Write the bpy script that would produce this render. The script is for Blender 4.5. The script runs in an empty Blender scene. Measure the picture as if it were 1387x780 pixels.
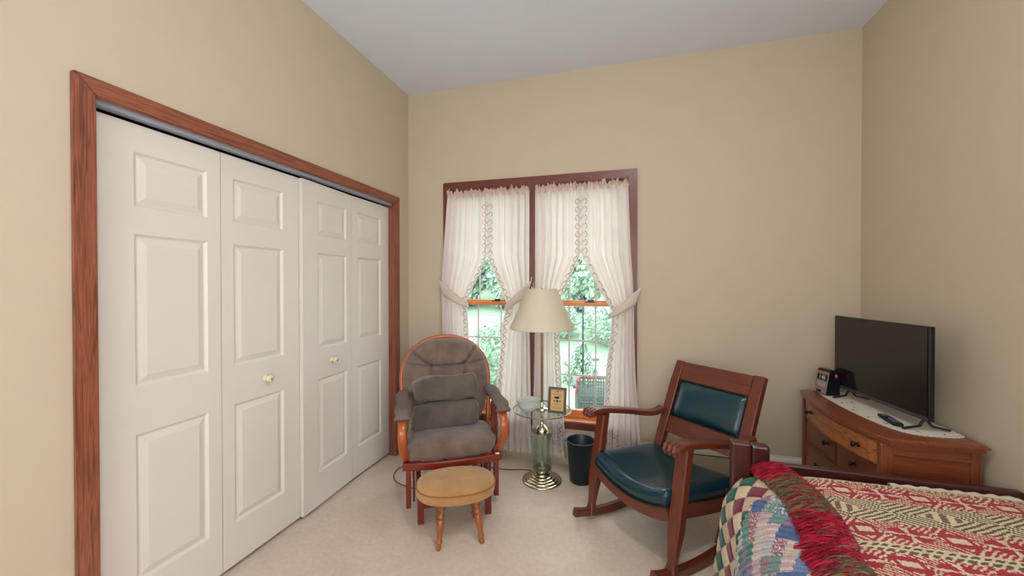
import bpy, bmesh, math, random
from mathutils import Vector, Matrix, noise
random.seed(7)
PI = math.pi
S = bpy.context.scene
COL = S.collection
def lin(c):
    c = c / 255.0
    return c / 12.92 if c <= 0.04045 else ((c + 0.055) / 1.055) ** 2.4
def rgb(r, g, b): return (lin(r), lin(g), lin(b), 1.0)

# ------------------------------------------------------------------ camera
cam_d = bpy.data.cameras.new('camera'); cam = bpy.data.objects.new('camera', cam_d); COL.objects.link(cam)
F, YAW, PITCH, ROLL = 525.52, -0.273, 0.0084, -0.0007
cam_d.sensor_fit = 'HORIZONTAL'; cam_d.sensor_width = 36.0; cam_d.lens = F / 1387 * 36.0
cam_d.clip_start = 0.02; cam_d.clip_end = 200
fw = Vector((math.sin(YAW) * math.cos(PITCH), math.cos(YAW) * math.cos(PITCH), -math.sin(PITCH)))
rt = Vector((math.cos(YAW), -math.sin(YAW), 0)); up = rt.cross(fw)
r2 = rt * math.cos(ROLL) + up * math.sin(ROLL); u2 = up * math.cos(ROLL) - rt * math.sin(ROLL)
M = Matrix((r2, u2, -fw)).transposed().to_4x4(); M.translation = Vector((0, 0, 1.4)); cam.matrix_world = M
S.camera = cam
# ------------------------------------------------------------------ light
S.view_settings.view_transform = 'Standard'; S.view_settings.look = 'None'
S.view_settings.gamma = 1; S.view_settings.use_curve_mapping = False
S.view_settings.exposure = -0.10
S.cycles.transparent_max_bounces = 40
W = bpy.data.worlds.new('overcast_sky'); S.world = W; W.use_nodes = True
wn = W.node_tree.nodes['Background']; wn.inputs[0].default_value = (0.86, 0.96, 1.0, 1); wn.inputs[1].default_value = 5.6
def area(name, loc, rot, sx, sy, power, color):
    d = bpy.data.lights.new(name, 'AREA'); d.shape = 'RECTANGLE'; d.size = sx; d.size_y = sy; d.energy = power; d.color = color
    o = bpy.data.objects.new(name, d); COL.objects.link(o); o.location = loc; o.rotation_euler = rot; return o
# daylight through the window and the doorway behind the camera
area('rear_window_daylight', (-0.35, -1.52, 1.60), (PI / 2, 0, PI), 1.9, 1.35, 24, (0.86, 0.93, 1.0))
area('side_doorway_light', (1.47, -.95, 1.15), (PI / 2, 0, PI / 2), 0.8, 2.0, 44, (0.97, 0.97, 1.0))
sun_d = bpy.data.lights.new('sun', 'SUN'); sun_d.energy = 2.0; sun_d.angle = 0.5; sun_d.color = (1, 0.97, 0.9)
sun = bpy.data.objects.new('sun', sun_d); COL.objects.link(sun); sun.rotation_euler = (math.radians(28), math.radians(-25), 0)

FIX = 70          # emission of the ceiling light's dome
# ------------------------------------------------------------------ materials
def new_mat(name):
    m = bpy.data.materials.new(name); m.use_nodes = True; nt = m.node_tree
    return m, nt, nt.nodes['Principled BSDF'], nt.nodes['Material Output']
def mapped(nt, scale, src='Object', rot=(0, 0, 0)):
    tc = nt.nodes.new('ShaderNodeTexCoord'); mp = nt.nodes.new('ShaderNodeMapping')
    mp.inputs['Scale'].default_value = scale; mp.inputs['Rotation'].default_value = rot
    nt.links.new(tc.outputs[src], mp.inputs[0]); return mp.outputs[0]
def noise_n(nt, vec, scale, detail=4, dist=0, rough=0.5):
    n = nt.nodes.new('ShaderNodeTexNoise'); n.inputs['Scale'].default_value = scale; n.inputs['Detail'].default_value = detail
    n.inputs['Distortion'].default_value = dist; n.inputs['Roughness'].default_value = rough
    nt.links.new(vec, n.inputs['Vector']); return n.outputs['Fac']
def ramp(nt, fac, stops):
    r = nt.nodes.new('ShaderNodeValToRGB'); e = r.color_ramp.elements
    while len(e) < len(stops): e.new(0.5)
    for i, (p, c) in enumerate(stops): e[i].position = p; e[i].color = c
    nt.links.new(fac, r.inputs[0]); return r.outputs[0]
def bump(nt, p, h, strength=0.3, dist=0.002):
    b = nt.nodes.new('ShaderNodeBump'); b.inputs['Strength'].default_value = strength; b.inputs['Distance'].default_value = dist
    nt.links.new(h, b.inputs['Height']); nt.links.new(b.outputs[0], p.inputs['Normal'])
def mathn(nt, op, a, b):
    n = nt.nodes.new('ShaderNodeMath'); n.operation = op
    for i, v in enumerate((a, b)):
        if isinstance(v, (int, float)): n.inputs[i].default_value = v
        else: nt.links.new(v, n.inputs[i])
    return n.outputs[0]
def plain(name, col, rough=0.6, metal=0.0, bscale=None, bstr=0.2, bdist=0.001, var=0.0, spec=0.5, coat=0):
    m, nt, p, o = new_mat(name)
    p.inputs['Roughness'].default_value = rough; p.inputs['Metallic'].default_value = metal
    p.inputs['Specular IOR Level'].default_value = spec; p.inputs['Coat Weight'].default_value = coat
    v = mapped(nt, (1, 1, 1))
    f = noise_n(nt, v, 6, 3)
    lo = tuple(c * (1 - var) for c in col[:3]) + (1,); hi = tuple(min(1, c * (1 + var)) for c in col[:3]) + (1,)
    nt.links.new(ramp(nt, f, [(0.3, lo), (0.7, hi)]), p.inputs['Base Color'])
    if bscale:
        bump(nt, p, noise_n(nt, v, bscale, 3), bstr, bdist)
    return m
_wood = {}
def wood(axis, base, rough=0.38, contrast=0.5, coat=0.25, tag=''):
    key = (axis, base, rough, contrast)
    if key in _wood: return _wood[key]
    m, nt, p, o = new_mat('oak_' + axis + '_' + str(len(_wood)))
    s = {'x': (1.8, 48, 48), 'y': (48, 1.8, 48), 'z': (48, 48, 1.8)}[axis]
    s2 = {'x': (10, 260, 260), 'y': (260, 10, 260), 'z': (260, 260, 10)}[axis]
    b = [lin(c) for c in base]
    g = noise_n(nt, mapped(nt, s), 1.6, 5, 1.2)
    fine = noise_n(nt, mapped(nt, s2), 1.0, 3)
    hi = tuple(min(1, c * (1 + .45 * contrast)) for c in b) + (1,)
    lo = (b[0] * (1 - .6 * contrast), b[1] * (1 - .72 * contrast), b[2] * (1 - .75 * contrast), 1)
    c1 = ramp(nt, g, [(0.28, lo), (0.45, tuple(b) + (1,)), (0.52, hi), (0.60, tuple(b) + (1,)), (0.74, lo)])
    c2 = ramp(nt, fine, [(0.35, (0.62, 0.55, 0.5, 1)), (0.55, (1, 1, 1, 1))])
    mx = nt.nodes.new('ShaderNodeMix'); mx.data_type = 'RGBA'; mx.blend_type = 'MULTIPLY'; mx.inputs[0].default_value = 0.55
    nt.links.new(c1, mx.inputs[6]); nt.links.new(c2, mx.inputs[7]); nt.links.new(mx.outputs[2], p.inputs['Base Color'])
    p.inputs['Roughness'].default_value = rough; p.inputs['Coat Weight'].default_value = coat; p.inputs['Coat Roughness'].default_value = 0.25
    bump(nt, p, fine, 0.12, 0.0006)
    _wood[key] = m; return m
def ribbed(name, col, axis, freq, rough=0.95, var=.18, strength=.5, sheen=.4):
    m, nt, p, o = new_mat(name)
    s = {'x': (freq, 0.001, 0.001), 'y': (0.001, freq, 0.001), 'z': (0.001, 0.001, freq)}[axis]
    w = nt.nodes.new('ShaderNodeTexWave'); w.inputs['Scale'].default_value = 1.0; w.inputs['Distortion'].default_value = 0.6
    w.bands_direction = axis.upper() ; nt.links.new(mapped(nt, s), w.inputs['Vector'])
    n = noise_n(nt, mapped(nt, (1, 1, 1)), 9, 5)
    c1 = ramp(nt, n, [(0.3, tuple(c * (1 - var * 1.6) for c in col[:3]) + (1,)), (0.7, tuple(min(1, c * (1 + var)) for c in col[:3]) + (1,))])
    c2 = ramp(nt, w.outputs['Fac'], [(0.0, (0.72, 0.70, 0.68, 1)), (0.6, (1, 1, 1, 1))])
    mx = nt.nodes.new('ShaderNodeMix'); mx.data_type = 'RGBA'; mx.blend_type = 'MULTIPLY'; mx.inputs[0].default_value = strength
    nt.links.new(c1, mx.inputs[6]); nt.links.new(c2, mx.inputs[7]); nt.links.new(mx.outputs[2], p.inputs['Base Color'])
    p.inputs['Roughness'].default_value = rough; p.inputs['Sheen Weight'].default_value = sheen; p.inputs['Specular IOR Level'].default_value = .2
    h = mathn(nt, 'ADD', w.outputs['Fac'], mathn(nt, 'MULTIPLY', n, 3.0))
    bump(nt, p, h, 0.5, 0.002)
    return m
def attr_cloth(name, rough=0.95, bscale=300, bstr=.4):
    m, nt, p, o = new_mat(name)
    a = nt.nodes.new('ShaderNodeAttribute'); a.attribute_name = 'col'
    n = noise_n(nt, mapped(nt, (1, 1, 1)), bscale, 2)
    c2 = ramp(nt, n, [(0.3, (0.7, 0.7, 0.7, 1)), (0.65, (1, 1, 1, 1))])
    mx = nt.nodes.new('ShaderNodeMix'); mx.data_type = 'RGBA'; mx.blend_type = 'MULTIPLY'; mx.inputs[0].default_value = 0.6
    nt.links.new(a.outputs['Color'], mx.inputs[6]); nt.links.new(c2, mx.inputs[7]); nt.links.new(mx.outputs[2], p.inputs['Base Color'])
    p.inputs['Roughness'].default_value = rough; p.inputs['Sheen Weight'].default_value = .3; p.inputs['Specular IOR Level'].default_value = .2
    bump(nt, p, n, bstr, 0.002); return m
def leaf_mat(name, c0, c1, scale=3):
    m, nt, p, o = new_mat(name)
    n = noise_n(nt, mapped(nt, (1, 1, 1)), scale, 4)
    nt.links.new(ramp(nt, n, [(0.35, c0), (0.65, c1)]), p.inputs['Base Color']); p.inputs['Roughness'].default_value = .7
    return m

M_wall = plain('wall_paint', rgb(202, 187, 164), .85, bscale=90, bstr=.25, bdist=.001, var=.015, spec=.25)
M_ceil = plain('ceiling_paint', rgb(226, 234, 248), .9, bscale=140, bstr=.6, bdist=.002, var=.01, spec=.2)
M_door = plain('door_paint', rgb(226, 220, 213), .45, bscale=220, bstr=.08, bdist=.0005, var=.01)
M_carpet = None
def carpet():
    m, nt, p, o = new_mat('carpet')
    v = mapped(nt, (1, 1, 1))
    big = noise_n(nt, v, 2.6, 4, .6); mid = noise_n(nt, v, 38, 4); fine = noise_n(nt, v, 420, 2)
    c = ramp(nt, big, [(0.3, rgb(222, 202, 184)), (0.7, rgb(238, 220, 203))])
    c2 = ramp(nt, mid, [(0.25, (.86, .85, .84, 1)), (0.7, (1, 1, 1, 1))])
    mx = nt.nodes.new('ShaderNodeMix'); mx.data_type = 'RGBA'; mx.blend_type = 'MULTIPLY'; mx.inputs[0].default_value = .8
    nt.links.new(c, mx.inputs[6]); nt.links.new(c2, mx.inputs[7]); nt.links.new(mx.outputs[2], p.inputs['Base Color'])
    p.inputs['Roughness'].default_value = 1; p.inputs['Specular IOR Level'].default_value = .1; p.inputs['Sheen Weight'].default_value = .2
    bump(nt, p, mathn(nt, 'ADD', mid, fine), .7, .004); return m
M_carpet = carpet()
CAS = (136, 78, 56); WINC = (108, 50, 40)
M_white = plain('white_enamel', rgb(225, 220, 210), .4)
M_heater = plain('heater_enamel', rgb(196, 184, 164), .45)
M_black = plain('black_void', rgb(12, 12, 14), .8)
M_darkmetal = plain('dark_metal', rgb(60, 62, 68), .35, metal=.8)
M_steel = plain('grey_track', rgb(186, 192, 206), .35)
M_brass = plain('polished_brass', rgb(220, 210, 184), .10, metal=1.0, var=.02)
M_brassdark = plain('aged_brass_rod', rgb(150, 138, 110), .25, metal=1.0)
M_leather = plain('dark_teal_leather', rgb(12, 54, 64), .24, bscale=260, bstr=.25, bdist=.0008, var=.12, coat=.15)
M_nail = plain('dark_nail_heads', rgb(46, 34, 30), .3, metal=.4)
M_glider = ribbed('grey_corduroy', rgb(128, 108, 98), 'x', 42, strength=.3)
M_gpil = ribbed('dark_grey_corduroy', rgb(104, 96, 88), 'x', 52, strength=.35)
M_gpad = plain('grey_arm_fabric', rgb(118, 104, 100), .95, bscale=150, bstr=.4, var=.12, spec=.2)
M_stool = ribbed('golden_corduroy', rgb(192, 146, 92), 'x', 34, strength=.75, var=.1)
M_welt = plain('golden_welt', rgb(150, 100, 56), .9, bscale=200)
GL = (182, 90, 40); GLD = (122, 36, 22); RK = (104, 47, 28); DR = (130, 68, 40); BD = (66, 26, 26)
M_basket = plain('dark_teal_plastic', rgb(10, 32, 44), .4)
M_tv = plain('tv_bezel', rgb(14, 14, 18), .3)
M_screen = plain('tv_screen', rgb(24, 20, 24), .12, spec=.6)
M_shade = None
def translucent(name, col, tr=.5, sheer=0.0, bscale=500):
    m, nt, p, o = new_mat(name); nt.nodes.remove(p)
    d = nt.nodes.new('ShaderNodeBsdfDiffuse'); t = nt.nodes.new('ShaderNodeBsdfTranslucent'); mx = nt.nodes.new('ShaderNodeMixShader')
    n = noise_n(nt, mapped(nt, (1, 1, 1)), 7, 4)
    c = ramp(nt, n, [(0.3, tuple(x * .95 for x in col[:3]) + (1,)), (0.7, col)])
    nt.links.new(c, d.inputs[0]); nt.links.new(c, t.inputs[0]); mx.inputs[0].default_value = tr
    nt.links.new(d.outputs[0], mx.inputs[1]); nt.links.new(t.outputs[0], mx.inputs[2])
    out = mx.outputs[0]
    if sheer:
        tp = nt.nodes.new('ShaderNodeBsdfTransparent'); m2 = nt.nodes.new('ShaderNodeMixShader'); m2.inputs[0].default_value = sheer
        nt.links.new(out, m2.inputs[1]); nt.links.new(tp.outputs[0], m2.inputs[2]); out = m2.outputs[0]
    nt.links.new(out, o.inputs[0]); return m
M_shade = translucent('lamp_shade_linen', rgb(232, 222, 200), .16)
M_curtain = translucent('curtain_cotton', rgb(238, 226, 222), .28, .05)
M_tie = translucent('curtain_tie_cotton', rgb(232, 218, 204), .22)
M_ruffle = translucent('curtain_ruffle', rgb(228, 202, 194), .2)
M_thread = plain('tan_embroidery', rgb(134, 104, 82), .9)
def glass(name, tint, refl=.5):
    m, nt, p, o = new_mat(name); nt.nodes.remove(p)
    tp = nt.nodes.new('ShaderNodeBsdfTransparent'); g = nt.nodes.new('ShaderNodeBsdfGlossy'); g.inputs['Roughness'].default_value = .03
    tp.inputs[0].default_value = tint; fr = nt.nodes.new('ShaderNodeLayerWeight'); fr.inputs[0].default_value = .5
    mx = nt.nodes.new('ShaderNodeMixShader'); k = mathn(nt, 'POWER', fr.outputs['Facing'], 4.0)
    nt.links.new(mathn(nt, 'ADD', mathn(nt, 'MULTIPLY', k, refl * .6), .04 * refl), mx.inputs[0])
    nt.links.new(tp.outputs[0], mx.inputs[1]); nt.links.new(g.outputs[0], mx.inputs[2]); nt.links.new(mx.outputs[0], o.inputs[0]); return m
M_glass = glass('window_glass', (.97, .99, .98, 1), .25)
M_tglass = glass('table_glass', (.90, .965, .945, 1), 1.3)
M_bowl = translucent('milk_glass', rgb(228, 230, 228), .3, .06)
M_lawn = leaf_mat('lawn_grass', rgb(124, 148, 124), rgb(142, 164, 138), 2)
M_leaf = leaf_mat('green_leaves', rgb(124, 150, 130), rgb(182, 204, 178), 3)
M_leaf2 = leaf_mat('pale_leaves', rgb(136, 160, 146), rgb(192, 210, 192), 3)
M_bark = plain('bark', rgb(70, 60, 52), .9, bscale=30)
M_rock = plain('garden_rock', rgb(150, 150, 150), .9, bscale=12, bdist=.02, var=.15)
M_wicker = plain('grey_wicker', rgb(96, 106, 106), .7)
M_red = plain('red_cloth', rgb(205, 62, 76), .8)
M_doily = plain('white_crochet', rgb(218, 210, 198), .95, bscale=260, bstr=.7, bdist=.002)
M_quilt = attr_cloth('quilt_cloth', bscale=120); M_cover = attr_cloth('woven_coverlet', bscale=260)
M_fringe = attr_cloth('fringe_yarn', bscale=80)
M_cable = plain('brown_cable', rgb(90, 66, 48), .6)

# ------------------------------------------------------------------ mesh helpers
def link(name, bm, mat, parent=None, smooth=False, loc=None):
    me = bpy.data.meshes.new(name); bmesh.ops.recalc_face_normals(bm, faces=bm.faces); bm.to_mesh(me); bm.free()
    if smooth:
        for p in me.polygons: p.use_smooth = True
    for mm in (mat if isinstance(mat, (list, tuple)) else [mat]): me.materials.append(mm)
    o = bpy.data.objects.new(name, me); COL.objects.link(o)
    if parent: o.parent = parent
    if loc: o.location = loc
    return o
def box(x0, x1, y0, y1, z0, z1, bev=0.0, seg=2, bm=None):
    b = bmesh.new()
    vs = [b.verts.new((x, y, z)) for x in (x0, x1) for y in (y0, y1) for z in (z0, z1)]
    for f in ((0, 1, 3, 2), (4, 6, 7, 5), (0, 4, 5, 1), (2, 3, 7, 6), (0, 2, 6, 4), (1, 5, 7, 3)): b.faces.new([vs[i] for i in f])
    if bev: bmesh.ops.bevel(b, geom=b.edges[:], offset=bev, segments=seg, profile=.5, affect='EDGES', clamp_overlap=True)
    if bm is None: return b
    join(bm, b); return bm
def join(bm, b, mat=None):
    me = bpy.data.meshes.new('t'); b.to_mesh(me); b.free()
    if mat: me.transform(mat)
    bm.from_mesh(me); bpy.data.meshes.remove(me)
def loft(sections, cap=True, closed=True, bm=None):
    b = bm or bmesh.new(); rows = [[b.verts.new(p) for p in s] for s in sections]; n = len(rows[0])
    for a, c in zip(rows, rows[1:]):
        for i in range(n if closed else n - 1):
            j = (i + 1) % n; b.faces.new((a[i], a[j], c[j], c[i]))
    if cap and closed: b.faces.new(rows[0][::-1]); b.faces.new(rows[-1])
    return b
def lathe(prof, n=32, bm=None, c=(0, 0), cap=False):
    b = bm or bmesh.new()
    rows = [[b.verts.new((c[0] + r * math.cos(2 * PI * i / n), c[1] + r * math.sin(2 * PI * i / n), z)) for i in range(n)] for r, z in prof]
    for a, d in zip(rows, rows[1:]):
        for i in range(n): j = (i + 1) % n; b.faces.new((a[i], a[j], d[j], d[i]))
    if cap:
        b.faces.new(rows[0][::-1]); b.faces.new(rows[-1])
    return b
def tube(pts, rad, n=8, bm=None, flat=None):
    """sweep; rad number or list; flat=(a,b,ref) gives a rectangular-ish section"""
    pts = [Vector(p) for p in pts]; secs = []
    prev = None
    for i, p in enumerate(pts):
        t = (pts[min(i + 1, len(pts) - 1)] - pts[max(i - 1, 0)]).normalized()
        ref = prev if prev is not None else (Vector((0, 0, 1)) if abs(t.z) < .9 else Vector((1, 0, 0)))
        x = ref - t * ref.dot(t); x.normalize(); y = t.cross(x); prev = x
        r = rad[i] if isinstance(rad, (list, tuple)) else rad
        secs.append([p + x * math.cos(2 * PI * k / n) * r + y * math.sin(2 * PI * k / n) * r for k in range(n)])
    return loft(secs, True, True, bm)
def sweep_rect(pts, w, h, side=(1, 0, 0), bev=0.25, bm=None):
    """rounded rectangular section, w along side axis, h across; w,h may be lists"""
    pts = [Vector(p) for p in pts]; secs = []; sd = Vector(side)
    for i, p in enumerate(pts):
        t = (pts[min(i + 1, len(pts) - 1)] - pts[max(i - 1, 0)]).normalized()
        s = (sd - t * sd.dot(t)).normalized(); u = t.cross(s)
        a = (w[i] if isinstance(w, (list, tuple)) else w) / 2; c = (h[i] if isinstance(h, (list, tuple)) else h) / 2
        e = min(a, c) * bev
        secs.append([p + s * q[0] + u * q[1] for q in ((-a + e, -c), (a - e, -c), (a, -c + e), (a, c - e), (a - e, c), (-a + e, c), (-a, c - e), (-a, -c + e))])
    return loft(secs, True, True, bm)
def smoothpath(pts, n=6):
    P = [Vector(p) for p in pts]; out = []
    for i in range(len(P) - 1):
        p0 = P[max(i - 1, 0)]; p1 = P[i]; p2 = P[i + 1]; p3 = P[min(i + 2, len(P) - 1)]
        for k in range(n):
            t = k / n; out.append(.5 * ((2 * p1) + (p2 - p0) * t + (2 * p0 - 5 * p1 + 4 * p2 - p3) * t * t + (3 * p1 - p0 - 3 * p2 + p3) * t ** 3))
    out.append(P[-1]); return out
def sgnp(x, e): return math.copysign(abs(x) ** e, x)
def pillow(a, b, c, e1=.5, e2=.35, nu=40, nv=20, wob=0.0, seed=0):
    bm = bmesh.new(); rows = []
    for j in range(nv + 1):
        v = -PI / 2 + PI * j / nv; row = []
        for i in range(nu):
            u = 2 * PI * i / nu
            x = a * sgnp(math.cos(v), e1) * sgnp(math.cos(u), e2); y = b * sgnp(math.cos(v), e1) * sgnp(math.sin(u), e2); z = c * sgnp(math.sin(v), e1)
            k = noise.noise(Vector((x * 7 + seed, y * 7, z * 9))) * wob + noise.noise(Vector((x * 16 + z * 22 + seed, y * 6, z * 16 - x * 9))) * wob * .45
            row.append(bm.verts.new((x * (1 + k), y * (1 + k), z * (1 + k * 2.5))))
        rows.append(row)
    for p, q in zip(rows, rows[1:]):
        for i in range(nu): j = (i + 1) % nu; bm.faces.new((p[i], p[j], q[j], q[i]))
    bmesh.ops.remove_doubles(bm, verts=bm.verts[:], dist=1e-5)
    return bm
def thing(name, label, cat, loc=(0, 0, 0), rz=0.0, group=None):
    o = bpy.data.objects.new(name, None); COL.objects.link(o); o.location = loc; o.rotation_euler = (0, 0, rz)
    o['label'] = label; o['category'] = cat; o.empty_display_size = .05
    if group: o['group'] = group
    return o
def tag(o, label, cat, group=None, kind=None):
    o['label'] = label; o['category'] = cat
    if group: o['group'] = group
    if kind: o['kind'] = kind
    return o
def struct(name, bm, mat, parent=None, smooth=False):
    o = link(name, bm, mat, parent, smooth)
    if parent is None: o['kind'] = 'structure'
    return o
def stuff(o): o['kind'] = 'stuff'; return o
def text_mesh(name, body, size, mat, parent, loc, rot, align='CENTER', depth=.0004):
    c = bpy.data.curves.new(name, 'FONT'); c.body = body; c.size = size; c.align_x = align; c.align_y = 'CENTER'; c.extrude = depth
    t = bpy.data.objects.new('t', c); COL.objects.link(t)
    dg = bpy.context.evaluated_depsgraph_get(); me = bpy.data.meshes.new_from_object(t.evaluated_get(dg)); bpy.data.objects.remove(t)
    me.materials.clear(); me.materials.append(mat); o = bpy.data.objects.new(name, me); COL.objects.link(o)
    o.parent = parent; o.location = loc; o.rotation_euler = rot; return o

# ------------------------------------------------------------------ room
XL, XR, YB, YF, ZC = -1.78, 1.49, 3.015, -1.6, 3.047
T = .14
OY0, OY1, OZ = .903, 2.806, 2.086           # closet opening in wall_left
b = bmesh.new()
box(XL - T, XL, YF, OY0, 0, ZC, bm=b); box(XL - T, XL, OY1, YB, 0, ZC, bm=b); box(XL - T, XL, OY0, OY1, OZ, ZC, bm=b)
struct('wall_left', b, M_wall)
WX0, WX1, WZ0, WZ1 = -1.40, .075, .345, 2.20      # window opening in wall_back
b = bmesh.new()
box(XL - T, WX0, YB, YB + T, 0, ZC, bm=b); box(WX1, XR + T, YB, YB + T, 0, ZC, bm=b)
box(WX0, WX1, YB, YB + T, 0, WZ0, bm=b); box(WX0, WX1, YB, YB + T, WZ1, ZC, bm=b)
struct('wall_back', b, M_wall)
struct('wall_right', box(XR, XR + T, YF, YB, 0, ZC), M_wall)
b = bmesh.new()          # wall behind the camera with its window
box(XL - T, -1.35, YF - T, YF, 0, ZC, bm=b); box(.62, XR + T, YF - T, YF, 0, ZC, bm=b)
box(-1.35, .62, YF - T, YF, 0, .9, bm=b); box(-1.35, .62, YF - T, YF, 2.3, ZC, bm=b)
struct('wall_front', b, M_wall)
struct('floor', box(XL - .75, XR + T, YF, YB, -.05, 0), M_carpet)
struct('ceiling', box(XL - T, XR + T, YF - T, YB + T, ZC, ZC + .1), M_ceil)
# closet interior
b = bmesh.new()
box(XL - .75, XL - .72, OY0 - .1, OY1 + .1, 0, 2.3, bm=b); box(XL - .72, XL - T, OY0 - .1, OY0 - .07, 0, 2.3, bm=b)
box(XL - .72, XL - T, OY1 + .07, OY1 + .1, 0, 2.3, bm=b); box(XL - .72, XL - T, OY0 - .1, OY1 + .1, 2.27, 2.3, bm=b)
struct('wall_closet', b, M_black)
# closet jambs and casing (trim)
mz, my, mx_ = wood('z', CAS, contrast=.85), wood('y', CAS, contrast=.85), wood('x', CAS, contrast=.85)
def prism(pts, d, axis):
    """extrude polygon; axis x: pts are (y,z), d=(x0,x1); axis y: pts are (x,z)"""
    bm = bmesh.new(); f = []
    for v in d: f.append([bm.verts.new((v, p[0], p[1]) if axis == 'x' else (p[0], v, p[1])) for p in pts])
    n = len(pts); bm.faces.new(f[0]); bm.faces.new(f[1][::-1])
    for i in range(n): j = (i + 1) % n; bm.faces.new((f[0][i], f[0][j], f[1][j], f[1][i]))
    return bm
CY0, CY1, CI0, CI1, CZ, CZI = .857, 2.846, .918, 2.780, 2.121, 2.055
X1 = XL + .02
def casing_piece(name, pts, mat, d, axis):
    bm = prism(pts, d, axis); bmesh.ops.bevel(bm, geom=bm.edges[:], offset=.004, segments=2, affect='EDGES'); return struct(name, bm, mat)
casing_piece('trim_1', [(CY0, 0), (CI0, 0), (CI0, CZI), (CY0, CZ)], mz, (XL, X1), 'x')
casing_piece('trim_2', [(CY0, CZ), (CI0, CZI), (CI1, CZI), (CY1, CZ)], my, (XL, X1), 'x')
casing_piece('trim_3', [(CY1, 0), (CI1, 0), (CI1, CZI), (CY1, CZ)], mz, (XL, X1), 'x')
struct('trim_4', box(XL - T, XL + .004, OY0, OY0 + .016, 0, OZ), mz)
struct('trim_5', box(XL - T, XL + .004, OY1 - .016, OY1, 0, OZ), mz)
struct('trim_6', box(XL - T, XL + .004, OY0 + .016, OY1 - .016, OZ - .012, OZ), my)
struct('trim_7', box(XL - .062, XL - .020, OY0 + .017, OY1 - .017, OZ - .040, OZ - .0125), M_steel)   # bifold track
# bifold doors
PZ = [(.226, .811), (1.000, 1.600), (1.708, 1.922)]
def door(n, y0, y1, x0, x1, m0, m1, knob=None):
    """leaf from (x0,y0) to (x1,y1); face towards +X"""
    root = bpy.data.objects.new('door_%d' % n, None); COL.objects.link(root); root['kind'] = 'structure'
    w = math.hypot(y1 - y0, x1 - x0); root.location = (x0, y0, 0); root.rotation_euler = (0, 0, math.atan2(-(x1 - x0), (y1 - y0)))
    g = .002; A, Z0, Z1 = w, .022, 2.030
    bm = bmesh.new()
    ys = [g, m0, w - m1, w - g]; zs = [Z0] + [z for pr in PZ for z in pr] + [Z1]
    V = {(i, j): bm.verts.new((0, ys[i], zs[j])) for i in range(4) for j in range(8)}
    for i in range(3):
        for j in range(7):
            q = (V[i, j], V[i + 1, j], V[i + 1, j + 1], V[i, j + 1])
            if i == 1 and j in (1, 3, 5):
                y_0, y_1, z_0, z_1 = ys[1], ys[2], zs[j], zs[j + 1]; prev = list(q)
                for ins, dep in ((.004, -.004), (.009, -.0095), (.014, -.011)):
                    ring = [bm.verts.new((dep, a, c)) for a, c in ((y_0 + ins, z_0 + ins), (y_1 - ins, z_0 + ins), (y_1 - ins, z_1 - ins), (y_0 + ins, z_1 - ins))]
                    for k in range(4): l = (k + 1) % 4; bm.faces.new((prev[k], prev[l], ring[l], ring[k]))
                    prev = ring
                bm.faces.new(prev)
            else: bm.faces.new(q)
    back = [bm.verts.new((-.033, a, c)) for a, c in ((ys[0], Z0), (ys[3], Z0), (ys[3], Z1), (ys[0], Z1))]
    bm.faces.new(back[::-1])
    def side(front, bk):
        bm.faces.new(front + bk[::-1])
    side([V[i, 0] for i in range(4)], [back[0], back[1]]); side([V[3, j] for j in range(8)], [back[1], back[2]])
    side([V[3 - i, 7] for i in range(4)], [back[2], back[3]]); side([V[0, 7 - j] for j in range(8)], [back[3], back[0]])
    link('door_leaf', bm, M_door, root)
    for z_0, z_1 in PZ:
        y_0, y_1 = ys[1], ys[2]; bm = bmesh.new(); prev = None
        for ins, dep in ((.0145, -.0109), (.0145, -.0102), (.040, -.0015), (.0415, -.001)):
            ring = [bm.verts.new((dep, a, c)) for a, c in ((y_0 + ins, z_0 + ins), (y_1 - ins, z_0 + ins), (y_1 - ins, z_1 - ins), (y_0 + ins, z_1 - ins))]
            if prev:
                for k in range(4): l = (k + 1) % 4; bm.faces.new((prev[k], prev[l], ring[l], ring[k]))
            prev = ring
        bm.faces.new(prev); link('raised_panel', bm, M_door, root)
    if knob:
        bm = lathe([(.0, 0.036), (.008, .0365), (.013, .034), (.0165, .028), (.015, .022), (.008, .018), (.007, .007), (.014, .004), (.0145, 0.0), (0, 0)], 20)
        o = link('knob', bm, plain('ivory_knob', rgb(232, 218, 190), .3), root, True); o.location = (0, knob[0] - y0, knob[1]); o.rotation_euler = (0, PI / 2, 0); o.scale = (1.35, 1.35, 1.1)
        bm = lathe([(.0, .0385), (.005, .038), (.0055, .036)], 14); o2 = link('knob_screw', bm, M_brass, root, True); o2.location = o.location; o2.rotation_euler = o.rotation_euler; o2.scale = o.scale
    return root
XD = -1.83
door(1, .932, 1.404, XD, XD, .131, .062)
door(2, 1.404, 1.867, XD, XD, .062, .110, knob=(1.642, .900))
door(3, 1.870, 2.336, XD + .022, XD - .001, .130, .058, knob=(2.127, .909))
door(4, 2.336, 2.789, XD - .001, XD, .060, .110)
struct('baseboard_left', box(XL, XL + .014, CY1, YB, 0, .085, .003), wood('y', WINC))
struct('baseboard_side', box(XL, XL + .014, YF, CY0, 0, .085, .003), wood('y', WINC))
struct('baseboard_right', box(XR - .014, XR, YF, YB, 0, .085, .003), wood('y', WINC))
# ceiling detector
t = thing('smoke_detector', 'small round white smoke detector on the ceiling at the photo top edge', 'smoke detector', (-.386, 2.125, ZC))
link('housing', lathe([(.0, -.036), (.045, -.036), (.058, -.026), (.062, -.012), (.066, 0)], 28), plain('detector_plastic', rgb(190, 182, 190), .5), t, True)
link('vent_ring', lathe([(.030, -.039), (.036, -.039), (.036, -.035), (.030, -.035)], 24), M_white, t)

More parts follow.
